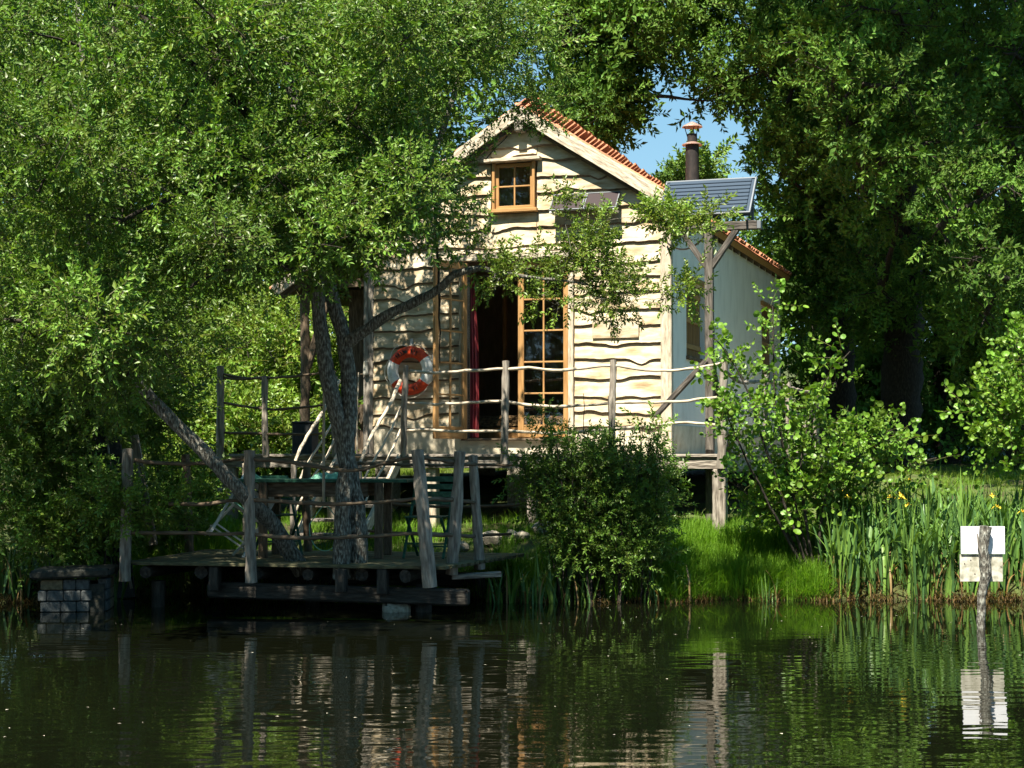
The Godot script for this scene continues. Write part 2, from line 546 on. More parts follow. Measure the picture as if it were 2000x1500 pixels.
func make_water() -> void:
	var f1 := FastNoiseLite.new()
	f1.seed = 5
	f1.noise_type = FastNoiseLite.TYPE_SIMPLEX_SMOOTH
	f1.frequency = 1.0
	f1.fractal_type = FastNoiseLite.FRACTAL_NONE
	var f2 := FastNoiseLite.new()
	f2.seed = 9
	f2.frequency = 1.0
	f2.noise_type = FastNoiseLite.TYPE_SIMPLEX_SMOOTH
	f2.fractal_octaves = 2
	var xs := PackedFloat32Array([-60, -30, -15, -9])
	var x := -6.6
	while x <= 6.6:
		xs.append(x)
		x += 0.05
	xs.append_array([9, 15, 30, 60])
	var zs := PackedFloat32Array([-22, -20.5])
	var z := -19.6
	while z <= -8.0:
		zs.append(z)
		z += 0.026
	zs.append_array([-7, -5, -2, 1, 4, 8])
	var hs := PackedFloat32Array()
	hs.resize(xs.size() * zs.size())
	for j in zs.size():
		var d := -zs[j]
		for i in xs.size():
			var xx := xs[i]
			var h := 0.0
			if d > 7.9 and d < 19.6 and absf(xx) < 6.7:
				# calm near the bank, a light breeze further out, in patches
				var gust := 0.5 + 0.5 * f2.get_noise_2d(xx * 0.22 + 7.0, d * 0.45)
				var open := smoothstep(17.6, 13.0, d)
				var amp := lerpf(0.10, 1.0, open) * lerpf(0.35, 1.25, gust)
				h = 0.62 * amp * (0.0013 * f1.get_noise_2d(xx * 1.5 + 0.35 * d, d * 5.5) + 0.0007 * f1.get_noise_2d(xx * 3.6 - 0.6 * d + 40.0, d * 9.5) + 0.0016 * f1.get_noise_2d(xx * 0.5, d * 1.6 + 90.0))
			hs[j * xs.size() + i] = h
	structure("pond_water", grid_mesh(xs, zs, hs), M.water)
	# specks of pollen and fallen petals afloat
	var b := MB.new()
	for k in 70:
		var d := rr(9.5, 17.2) if k % 3 else rr(15.5, 18.0)
		var p := Vector3(rr(-0.31, 0.31) * d, 0.0045, -d)
		var a := rr(0, TAU)
		var l := rr(0.006, 0.016)
		var u := Vector3(cos(a), 0, sin(a)) * l
		var w := Vector3(-sin(a), 0, cos(a)) * l * rr(0.35, 0.7)
		b.quad(p - u, p - w + Vector3.UP * 0.002, p + u, p + w + Vector3.UP * 0.002)
	var sp := part(self, "floating_pollen", b.mesh(), plain(lin(0.55, 0.5, 0.38), 0.8))
	sp.set_meta("kind", "stuff")
	sp.set_meta("label", "pale pollen specks and petals afloat on the dark pond")
	sp.set_meta("category", "pollen")

func shore(x: float) -> float:
	var s := 18.75 + 0.22 * land_noise.get_noise_1d(x * 3.0)
	s += 0.75 * (smoothstep(-5.0, -4.2, x) - smoothstep(-0.9, -0.1, x))
	s -= 0.25 * (smoothstep(-0.1, 0.5, x) - smoothstep(1.9, 2.4, x))
	s -= 0.35 * smoothstep(-4.6, -5.2, x)
	return s

func ground(x: float, d: float) -> float:
	var t := d - shore(x)
	var h: float
	if t < 0.0:
		h = maxf(-1.4, t * 0.5)
	else:
		h = 0.16 * smoothstep(0.0, 0.22, t) + 0.44 * smoothstep(0.0, 1.8, t) + 0.55 * smoothstep(1.0, 7.5, t) + 0.012 * t
		h += (0.05 * land_noise.get_noise_2d(x * 4.0, d * 4.0) + 0.10 * land_noise.get_noise_2d(x * 0.9, d * 0.9)) * smoothstep(0.1, 1.5, t)
		h += 1.6 * smoothstep(-4.0, -11.0, x) * smoothstep(5.0, 22.0, t) + 0.06 * maxf(t - 22.0, 0.0)
	return h

func make_ground() -> void:
	land_noise = FastNoiseLite.new()
	land_noise.seed = 3
	land_noise.frequency = 0.35
	land_noise.fractal_octaves = 3
	var xs := PackedFloat32Array([-160, -90, -50, -30, -20])
	var x := -14.0
	while x <= 14.0:
		xs.append(x)
		x += 0.14
	xs.append_array([20, 30, 50, 90, 160])
	var ds := PackedFloat32Array([220, 150, 100, 75, 60, 52, 46])
	var d := 42.0
	while d > 26.0:
		ds.append(d)
		d -= 0.6
	while d > 16.6:
		ds.append(d)
		d -= 0.1
	ds.append_array([16, 14, 10, 4, -2, -8, -9, -12, -20, -40, -90, -160])
	var zs := PackedFloat32Array()
	for e in ds:
		zs.append(-e)
	var hs := PackedFloat32Array()
	for j in ds.size():
		for i in xs.size():
			var h := ground(xs[i], ds[j])
			if ds[j] < -3.0:   # the near bank, behind the camera
				h = 0.25 + 0.02 * (-ds[j] - 8.0)
			hs.append(h)
	structure("ground", grid_mesh(xs, zs, hs), M.soil)

func blade(b: MB, p: Vector3, dir: Vector3, h: float, w: float, lean: float, seg: int) -> void:
	var side := dir.cross(Vector3.UP).normalized()
	var prev := [p - side * w * 0.5, p + side * w * 0.5]
	for i in range(1, seg + 1):
		var f := float(i) / seg
		var c := p + Vector3.UP * h * (f - 0.35 * lean * f * f) + dir * h * lean * f * f
		var ww := w * (1.0 - f * f) * 0.5
		var cur := [c - side * ww, c + side * ww]
		if i == seg:
			b.tri(prev[0], prev[1], c)
		else:
			b.quad(prev[0], prev[1], cur[1], cur[0])
		prev = cur

func make_grass() -> void:
	var tufts := []
	for k in 3:
		var b := MB.new()
		b.colored = true
		for i in 16:
			var a := rr(0, TAU)
			var r := rr(0.0, 0.09)
			var g := rr(0.75, 1.2)
			b.tint = Color(g * rr(0.85, 1.25), g, g * 0.9)
			if rng.randf() < 0.12:
				b.tint = Color(2.2, 1.35, 1.6)
			blade(b, Vector3(cos(a) * r, -0.02, sin(a) * r), Vector3(cos(a + rr(-1, 1)), 0, sin(a + rr(-1, 1))), rr(0.10, 0.26), rr(0.006, 0.011), rr(0.15, 0.9), 3)
		tufts.append(b.mesh())
	var places := [[], [], []]
	for i in 24000:
		var d := 18.3 + 16.0 * pow(rng.randf(), 1.9)
		var x := rr(-0.24, 0.36) * d
		var t := d - shore(x)
		if t < 0.03:
			continue
		# nothing grows in the dark under the cabin and the decks
		var q := house.affine_inverse() * Vector3(x, DECK, -d)
		if q.x > -1.3 and q.x < WID + 0.9 and q.z < 1.0 and q.z > -9.0:
			continue
		if x > 3.5 and t < 1.2:
			continue
		var pt := land_noise.get_noise_2d(x * 2.0 + 50, d * 2.0)
		var tall := 0.75 + 0.55 * pt + (0.35 if t < 1.6 else 0.0)
		if rng.randf() < 0.25 - pt:
			continue
		var p := Vector3(x, ground(x, d), -d)
		var s := rr(0.7, 1.25) * maxf(tall, 0.35)
		if x > 3.2 and d > 22.0:
			s *= 0.75
		var g := rr(0.8, 1.2)
		var dry := clampf(0.35 * (t - 4.0) / 6.0 + 0.45 * land_noise.get_noise_2d(x * 3.0, d * 3.0 + 70.0) + 0.1, 0.0, 0.65)
		var col := Color(0.14, 0.27, 0.028).lerp(Color(0.24, 0.25, 0.06), dry) * g
		places[i % 3].append([Transform3D(Basis(Vector3.UP, rr(0, TAU)).scaled(Vector3(s, s, s)), p), col])
	for i in 3200:   # the thick sunny tongue of grass below the cabin corner
		var x := rr(1.5, 3.6)
		var d := shore(x) + 0.02 + 1.9 * pow(rng.randf(), 1.3)
		var s := rr(0.8, 1.35)
		places[i % 3].append([Transform3D(Basis(Vector3.UP, rr(0, TAU)).scaled(Vector3(s, s * rr(0.9, 1.3), s)), Vector3(x, ground(x, d), -d)), Color(0.15, 0.29, 0.03) * rr(0.85, 1.15)])
	var root := Node3D.new()
	root.name = "grass"
	add_child(root)
	root.set_meta("kind", "stuff")
	root.set_meta("label", "short green grass and weeds on the pond bank")
	root.set_meta("category", "grass")
	for k in 3:
		scatter(root, "tufts", tufts[k], M.grass, places[k])
	# dead stems and litter along the waterline
	var lit := MB.new()
	lit.colored = true
	for i in 14:
		var a := rr(0, TAU)
		var g := rr(0.5, 1.4)
		lit.tint = Color(g, g * rr(0.8, 1.0), g * rr(0.7, 1.0))
		var p := Vector3(rr(-0.1, 0.1), rr(0.0, 0.03), rr(-0.08, 0.08))
		blade(lit, p, Vector3(cos(a), 0, sin(a)), rr(0.05, 0.16), rr(0.006, 0.014), rr(0.4, 1.6), 3)
	var lp := []
	for i in 800:
		var x := rr(-6.2, 7.0)
		var d := shore(x) + rr(-0.12, 0.30)
		lp.append([Transform3D(Basis(Vector3.UP, rr(0, TAU)).scaled(Vector3.ONE * rr(0.7, 1.3)), Vector3(x, maxf(ground(x, d), -0.01), -d)), Color(0.085, 0.058, 0.026).lerp(Color(0.22, 0.16, 0.07), pow(rng.randf(), 2.0))])
	var lm := scatter(self, "dead_stems", lit.mesh(), M.grass, lp)
	lm.set_meta("kind", "stuff")
	lm.set_meta("label", "brown dead stems and litter along the waterline")
	lm.set_meta("category", "litter")

func scatter(parent: Node, called: String, mesh: Mesh, mat: Material, places: Array) -> MultiMeshInstance3D:
	var mm := MultiMesh.new()
	mm.transform_format = MultiMesh.TRANSFORM_3D
	mm.use_colors = true
	mm.mesh = mesh
	mm.instance_count = places.size()
	for i in places.size():
		mm.set_instance_transform(i, places[i][0])
		mm.set_instance_color(i, places[i][1])
	var o := MultiMeshInstance3D.new()
	o.name = called
	o.multimesh = mm
	o.material_override = mat
	parent.add_child(o, true)
	return o

# ------------------------------------------------------------------ cabin
const RIDGE_X := 2.32
const PITCH_R := 0.637
const EAVE_L := -1.42
var ridge_h := 0.0
var roof_front := 0.22

func roof_y(x: float) -> float:  # underside of the roof boards
	return ridge_h - absf(x - RIDGE_X) * PITCH_R

# wall in the plane x-y (front) cut by openings: boxes between them
func wall_boxes(b: MB, x0: float, x1: float, y0: float, y1: float, z0: float, z1: float, holes: Array) -> void:
	var ys := [y0, y1]
	for h in holes:
		for q in [h[1], h[3]]:
			if q > y0 and q < y1:
				ys.append(q)
	ys.sort()
	for i in ys.size() - 1:
		var a: float = ys[i]
		var c: float = ys[i + 1]
		if c - a < 0.001:
			continue
		var cuts := []
		for h in holes:
			if h[1] < c - 0.0005 and h[3] > a + 0.0005:
				cuts.append([h[0], h[2]])
		cuts.sort_custom(func(p, q): return p[0] < q[0])
		var x := x0
		for cut in cuts:
			if cut[0] > x:
				b.box(Vector3(x, a, z0), Vector3(cut[0], c, z1))
			x = cut[1]
		if x < x1:
			b.box(Vector3(x, a, z0), Vector3(x1, c, z1))

func waney(x0: float, x1: float, row: int, ylo: float, yhi: float, sd: int) -> ArrayMesh:
	# one board of the cladding: face tilted outwards to a wavy lower edge, bark on that edge
	var f := FastNoiseLite.new()
	f.seed = sd
	f.frequency = 0.55
	f.fractal_octaves = 3
	var knot_x := rr(x0, x1)
	var knot := rr(0.02, 0.08) * (1.0 if rng.randf() < 0.6 else -0.7)
	var amp := rr(0.012, 0.065)
	var wav := rr(0.6, 1.8)
	var n := maxi(2, int((x1 - x0) / 0.055))
	var face_b := MB.new()
	var edge := MB.new()
	var top := []
	var bot := []
	for i in n + 1:
		var x := lerpf(x0, x1, float(i) / n)
		var y := ylo + amp * f.get_noise_1d(x * wav) + 0.018 * f.get_noise_1d(x * 6.0) - knot * exp(-pow((x - knot_x) / 0.11, 2.0))
		var lim := roof_y(x) - 0.03
		var t := minf(yhi + 0.05, lim)
		if y > lim - 0.012:
			top.append(null)
			bot.append(null)
			continue
		bot.append(Vector3(x, y, 0.062 + 0.006 * f.get_noise_1d(x * 3.0 + 30)))
		top.append(Vector3(x, t, 0.018))
	for i in n:
		if bot[i] == null or bot[i + 1] == null:
			continue
		var a: Vector3 = bot[i]
		var c: Vector3 = bot[i + 1]
		var d: Vector3 = top[i + 1]
		var e: Vector3 = top[i]
		var k := 0.012
		face_b.quad(a + Vector3(0, k, 0), c + Vector3(0, k, 0), d, e)
		edge.quad(a + Vector3(0, -0.012, -0.02), c + Vector3(0, -0.012, -0.02), c + Vector3(0, k, 0), a + Vector3(0, k, 0))
		edge.quad(a + Vector3(0, -0.006, -0.05), c + Vector3(0, -0.006, -0.05), c + Vector3(0, -0.012, -0.02), a + Vector3(0, -0.012, -0.02))
	for e in [0, n]:
		if bot[e] != null:
			var s := -1.0 if e == 0 else 1.0
			var a: Vector3 = bot[e]
			var t2: Vector3 = top[e]
			var a2 := Vector3(a.x, a.y, 0.004)
			var t3 := Vector3(t2.x, t2.y, 0.004)
			if s < 0:
				face_b.quad(a2, a, t2, t3)
			else:
				face_b.quad(a, a2, t3, t2)
	if face_b.v.is_empty():
		return null
	var m := face_b.mesh()
	edge.mesh(m)
	return m

func make_cabin() -> void:
	var apex := face(1008, 196, roof_front)
	ridge_h = apex.y - 0.16
	var c := thing("cabin", "small wooden cabin with wavy-edged pale boards and red tiled roof", "cabin", house)
	# openings on the facade
	var dl := face(913, 512).x
	var dr := face(1112, 512).x
	var dt := face(1010, 510).y
	var db := face(1010, 856).y
	var w0 := face(969, 322)
	var w1 := face(1043, 407)
	var door_hole := [dl, db, dr, dt]
	var win_hole := [w0.x, w1.y, w1.x, w0.y]
	var b := MB.new()
	wall_boxes(b, 0.0, WID, -0.03, roof_y(WID) - 0.05, -0.12, 0.0, [door_hole, win_hole])
	# gable in steps under the roof
	var yy := roof_y(WID) - 0.05
	while yy < ridge_h - 0.12:
		var y2 := minf(yy + 0.1, ridge_h - 0.1)
		var hw := (ridge_h - 0.06 - y2) / PITCH_R
		wall_boxes(b, maxf(0.0, RIDGE_X - hw), minf(WID, RIDGE_X + hw), yy, y2, -0.12, 0.0, [win_hole])
		yy = y2
	part(c, "front_wall", b.mesh(), M.sheath)
	# cladding: rows of waney boards with a plain cream board at the foot
	var base_top := face(1010, 836).y
	box_part(c, "base_board", Vector3(0.07, -0.005, 0.0), Vector3(dl - 0.09, base_top + 0.03, 0.022), M.plinth)
	box_part(c, "base_board", Vector3(dl - 0.085, -0.005, 0.0), Vector3(dr + 0.085, db - 0.03, 0.022), M.plinth)
	box_part(c, "base_board", Vector3(dr + 0.09, -0.005, 0.0), Vector3(WID - 0.07, base_top + 0.03, 0.022), M.plinth)
	var row := 0
	var y := base_top
	while y < ridge_h - 0.1:
		var hgt := rr(0.19, 0.275)
		var y1 := y + hgt
		# each span: from, to, lower edge, upper edge; short pieces fill in over the door and round the window
		var spans := [[0.06, WID - 0.06, y, y1]]
		if y1 > db and y < dt + 0.10:
			spans = [[0.06, dl - 0.105, y, y1], [dr + 0.085, WID - 0.06, y, y1]]
			if y1 > dt + 0.14:
				spans.append([dl - 0.10, dr + 0.08, dt + 0.12, y1])
		var wb: float = win_hole[1] - 0.065
		var wt: float = win_hole[3] + 0.065
		if y1 > wb and y < wt:
			spans = [[0.06, win_hole[0] - 0.06, y, y1], [win_hole[2] + 0.06, WID - 0.06, y, y1]]
			if y < wb - 0.03:
				spans.append([win_hole[0] - 0.055, win_hole[2] + 0.055, y, wb - 0.05])
			if y1 > wt + 0.03:
				spans.append([win_hole[0] - 0.055, win_hole[2] + 0.055, wt + 0.02, y1])
		for s in spans:
			var cuts := [s[0], s[1]]
			if s[1] - s[0] > 3.0 and row % 2 == 0:
				cuts = [s[0], rr(1.4, 2.9), s[1]]
			for k in cuts.size() - 1:
				var m := waney(cuts[k] + 0.002, cuts[k + 1] - 0.002, row, s[2], s[3], 100 + row * 7 + k + int(s[0] * 13))
				if m != null:
					var o := part(c, "plank", m, null, move(Vector3(0, 0, 0.002 * (row % 2))))
					m.surface_set_material(0, M["board%d" % (rng.randi() % 3)])
					m.surface_set_material(1, M.bark_edge)
		y = y1
		row += 1
	# small nailed patch board right of the door
	var pa := face(1160, 662)
	var pb := face(1250, 622)
	box_part(c, "patch_board", Vector3(pa.x, pa.y, 0.062), Vector3(pb.x, pb.y, 0.085), M.board1)
	# corner posts
	for px in [0.0, WID]:
		box_part(c, "corner_post", Vector3(px - 0.075, -0.01, -0.06), Vector3(px + 0.075, roof_y(px) - 0.04, 0.068), M.grey_y if px < 1.0 else M.pale_y, 0.012)
	# door frame, lintels, sill
	box_part(c, "door_post", Vector3(dl - 0.10, db, -0.10), Vector3(dl, dt, 0.075), M.pale_y, 0.006)
	box_part(c, "door_post", Vector3(dr, db, -0.10), Vector3(dr + 0.075, dt, 0.075), M.pale_y, 0.006)
	var ll := face(862, 497, 0.12)
	var lr := face(1150, 490, 0.12)
	beam(c, "door_lintel", Vector3(ll.x, dt + 0.055, 0.045), Vector3(lr.x, dt + 0.065, 0.045), 0.09, 0.16, Vector3.UP, M.pale_x, 0.008)
	box_part(c, "door_sill", Vector3(dl - 0.02, db - 0.03, -0.14), Vector3(dr + 0.02, db, 0.09), M.brown_x)
	# doors
	make_door_leaf(c, Vector3(dr - 0.005, db + 0.015, -0.02), PI, (dr - dl) * 0.5 - 0.005, dt - db - 0.03, "closed leaf of the glazed double door")
	make_door_leaf(c, Vector3(dl + 0.012, db - 0.01, 0.085), PI + deg_to_rad(74.0), (dr - dl) * 0.5 - 0.005, dt - db - 0.01, "open leaf of the glazed double door swung out against the boards")
	# gable window
	make_window(c, win_hole)
	# side and back walls with openings, in a plane turned by 90 degrees: local x runs back along the side
	var side := Transform3D(Basis(Vector3.UP, PI / 2), Vector3(WID, 0, 0))   # x -> -z
	var sf := house * side
	var s0 := on(sf, 1336, 542, 2, 0.0)
	var s1 := on(sf, 1373, 704, 2, 0.0)
	var s2 := on(sf, 1484, 596, 2, 0.0)
	var s3 := on(sf, 1508, 745, 2, 0.0)
	var hole_a := [s0.x, s1.y, s1.x, s0.y - 0.03]
	var hole_b := [s2.x, s3.y, s3.x, s2.y]
	var side_top := roof_y(WID) - 0.0
	b = MB.new()
	wall_boxes(b, 0.03, LEN, 0.40, side_top, -0.14, 0.03, [hole_a, hole_b])
	part(c, "side_wall", b.mesh(), M.plaster, side)
	b = MB.new()
	b.box(Vector3(0.03, -0.02, -0.14), Vector3(LEN, 0.398, 0.045), Transform3D(), 0.01)
	part(c, "plinth", b.mesh(), M.plinth, side)
	# shutters and lintels of the side openings
	for h in [hole_a, hole_b]:
		var sh := part(c, "shutter", box_mesh(Vector3(0.02, h[3] - h[1], 0.03)), M.shutter, side * move(Vector3(h[2] - 0.012, (h[1] + h[3]) * 0.5, -0.06)))
		var nb := 5
		for k in nb:
			var xa: float = lerpf(h[0] + 0.01, h[2] - 0.02, float(k) / nb)
			var xb: float = lerpf(h[0] + 0.01, h[2] - 0.02, float(k + 1) / nb)
			part(sh, "slat", box_mesh(Vector3(xb - xa - 0.012, h[3] - h[1] - 0.02, 0.025)), M.shutter, move(Vector3((xa + xb) * 0.5 - (h[2] - 0.012), 0, 0)))
		for f in [0.15, 0.5, 0.85]:
			part(sh, "batten", box_mesh(Vector3(h[2] - h[0] - 0.03, 0.07, 0.02)), M.honey_x, move(Vector3((h[0] - h[2]) * 0.5, (f - 0.5) * (h[3] - h[1]), 0.024)))
		part(c, "window_lintel", box_mesh(Vector3(h[2] - h[0] + 0.22, 0.07, 0.12), 0.006), M.honey_x, side * move(Vector3((h[0] + h[2]) * 0.5, h[3] + 0.037, 0.02)))
		part(c, "window_sill", box_mesh(Vector3(h[2] - h[0] + 0.06, 0.05, 0.12), 0.006), M.brown_x, side * move(Vector3((h[0] + h[2]) * 0.5, h[1] - 0.026, 0.02)))
	b = MB.new()
	b.box(Vector3(0, -0.02, -LEN), Vector3(WID, side_top, -LEN + 0.14))
	part(c, "back_wall", b.mesh(), M.plaster)
	b = MB.new()
	b.box(Vector3(-0.02, -0.02, -LEN), Vector3(0.12, roof_y(0) - 0.05, -0.06))
	part(c, "porch_wall", b.mesh(), M.brown_y)
	b = MB.new()
	b.box(Vector3(0.12, -0.06, -LEN + 0.1), Vector3(WID - 0.12, db - 0.04, -0.1))
	part(c, "floor", b.mesh(), M.brown_x)
	b = MB.new()
	b.box(Vector3(0.12, db - 0.04, -3.6), Vector3(WID - 0.14, 2.9, -3.5))
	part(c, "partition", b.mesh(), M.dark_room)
	b = MB.new()
	b.box(Vector3(0.12, 2.75, -3.5), Vector3(WID - 0.14, 2.8, -0.12))
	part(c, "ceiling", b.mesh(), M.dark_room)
	# a pale post stands inside the room, seen through the doorway
	box_part(c, "inner_post", Vector3(face(985, 700, -1.8).x - 0.03, db, -1.86), Vector3(face(985, 700, -1.8).x + 0.03, 2.75, -1.8), M.shutter)
	# foundation piers in the dark below
	for pz in [-0.2, -4.4, -8.9]:
		for px in [0.2, 2.2, WID - 0.2]:
			var g := house * Vector3(px, 0, pz)
			box_part(c, "pier", Vector3(px - 0.14, ground(g.x, -g.z) - DECK - 0.1, pz - 0.14), Vector3(px + 0.14, -0.03, pz + 0.14), M.stone)
	make_roof(c)
	make_porch(c)
	make_flue(c)

func make_door_leaf(c: Node3D, hinge: Vector3, turn: float, w: float, h: float, label: String) -> void:
	var d := Node3D.new()
	d.name = "door"
	c.add_child(d, true)
	d.transform = Transform3D(Basis(Vector3.UP, turn), hinge)
	d.set_meta("label", label)
	var st := 0.085
	var th := 0.045
	part(d, "stile", box_mesh(Vector3(st, h, th), 0.006), M.honey_y, move(Vector3(st * 0.5, h * 0.5, 0)))
	part(d, "stile", box_mesh(Vector3(st, h, th), 0.006), M.honey_y, move(Vector3(w - st * 0.5, h * 0.5, 0)))
	part(d, "rail", box_mesh(Vector3(w - 2 * st, 0.17, th - 0.004), 0.005), M.honey_x, move(Vector3(w * 0.5, 0.085, 0)))
	part(d, "rail", box_mesh(Vector3(w - 2 * st, 0.09, th - 0.004), 0.005), M.honey_x, move(Vector3(w * 0.5, h - 0.045, 0)))
	var y0 := 0.17
	var y1 := h - 0.09
	for k in range(1, 5):
		part(d, "muntin", box_mesh(Vector3(w - 2 * st, 0.024, 0.03), 0.004), M.honey_x, move(Vector3(w * 0.5, lerpf(y0, y1, k / 5.0), 0)))
	part(d, "muntin", box_mesh(Vector3(0.024, y1 - y0, 0.033), 0.004), M.honey_y, move(Vector3(w * 0.5, (y0 + y1) * 0.5, 0)))
	for i in 2:
		for k in 5:
			var xa := st if i == 0 else w * 0.5 + 0.012
			var xb := w * 0.5 - 0.012 if i == 0 else w - st
			var ya := lerpf(y0, y1, k / 5.0) + 0.013
			var yb := lerpf(y0, y1, (k + 1) / 5.0) - 0.013
			var q := MB.new()
			q.box(Vector3(xa, ya, -0.002), Vector3(xb, yb, 0.002), Transform3D(Basis(Vector3.UP, rr(-0.004, 0.004)), Vector3.ZERO))
			part(d, "pane", q.mesh(), M.pane)
	part(d, "handle", box_mesh(Vector3(0.02, 0.13, 0.03), 0.004), M.steel, move(Vector3(w - st * 0.5, h * 0.44, th * 0.5 + 0.018)))

func make_window(c: Node3D, hole: Array) -> void:
	var w := Node3D.new()
	w.name = "window"
	c.add_child(w, true)
	w.position = Vector3(hole[0], hole[1], 0.03)
	w.set_meta("label", "small four-pane gable window")
	var ww: float = hole[2] - hole[0]
	var h: float = hole[3] - hole[1]
	for x in [-0.035, ww - 0.005]:
		part(w, "frame", box_mesh(Vector3(0.04, h + 0.03, 0.11), 0.004), M.honey_y, move(Vector3(x + 0.02, h * 0.5, 0.0)))
	for x in [0.0, ww - 0.05]:
		part(w, "stile", box_mesh(Vector3(0.05, h - 0.1, 0.04), 0.004), M.honey_y, move(Vector3(x + 0.025, h * 0.5, -0.02)))
	for y in [0.0, h - 0.05]:
		part(w, "rail", box_mesh(Vector3(ww, 0.05, 0.042), 0.004), M.honey_x, move(Vector3(ww * 0.5, y + 0.025, -0.02)))
	part(w, "muntin", box_mesh(Vector3(0.022, h - 0.1, 0.03)), M.honey_y, move(Vector3(ww * 0.5, h * 0.5, -0.02)))
	part(w, "muntin", box_mesh(Vector3(ww - 0.1, 0.022, 0.028)), M.honey_x, move(Vector3(ww * 0.5, h * 0.5, -0.02)))
	for i in 2:
		for k in 2:
			var q := MB.new()
			q.box(Vector3(0.05 + i * (ww * 0.5 - 0.039), 0.05 + k * (h * 0.5 - 0.039), -0.022), Vector3(ww * 0.5 - 0.011 + i * (ww * 0.5 - 0.039), h * 0.5 - 0.011 + k * (h * 0.5 - 0.039), -0.018))
			part(w, "pane", q.mesh(), M.pane)
	part(w, "lintel", box_mesh(Vector3(ww + 0.26, 0.045, 0.17), 0.006), M.pale_x, Transform3D(Basis(Vector3.BACK, 0.012), Vector3(ww * 0.5, h + 0.04, 0.05)))
	part(w, "sill", box_mesh(Vector3(ww + 0.16, 0.05, 0.15), 0.006), M.honey_x, move(Vector3(ww * 0.5, -0.03, 0.04)))
	var back := MB.new()
	back.box(Vector3(-0.3, -0.3, -0.62), Vector3(ww + 0.3, h + 0.3, -0.6))
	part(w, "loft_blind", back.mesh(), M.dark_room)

func tile_mesh(sd: int) -> ArrayMesh:
	# a canal tile, laid along -z (downhill end at z = 0): half a tapering tube with thickness
	var b := MB.new()
	var sides := 8
	var l := 0.42
	var r0 := 0.098
	var r1 := 0.078
	var th := 0.013
	for k in sides:
		var a0 := PI * k / sides
		var a1 := PI * (k + 1) / sides
		var p0 := Vector3(cos(a0), sin(a0) * 0.6, 0)
		var p1 := Vector3(cos(a1), sin(a1) * 0.6, 0)
		var zt := Vector3(0, 0, -l)
		b.quad(p0 * r0, p0 * r1 + zt, p1 * r1 + zt, p1 * r0)
		b.quad(p0 * (r0 - th), p0 * r0, p1 * r0, p1 * (r0 - th))
		b.quad(p1 * (r0 - th), p1 * (r1 - th) + zt, p0 * (r1 - th) + zt, p0 * (r0 - th))
	return b.mesh()

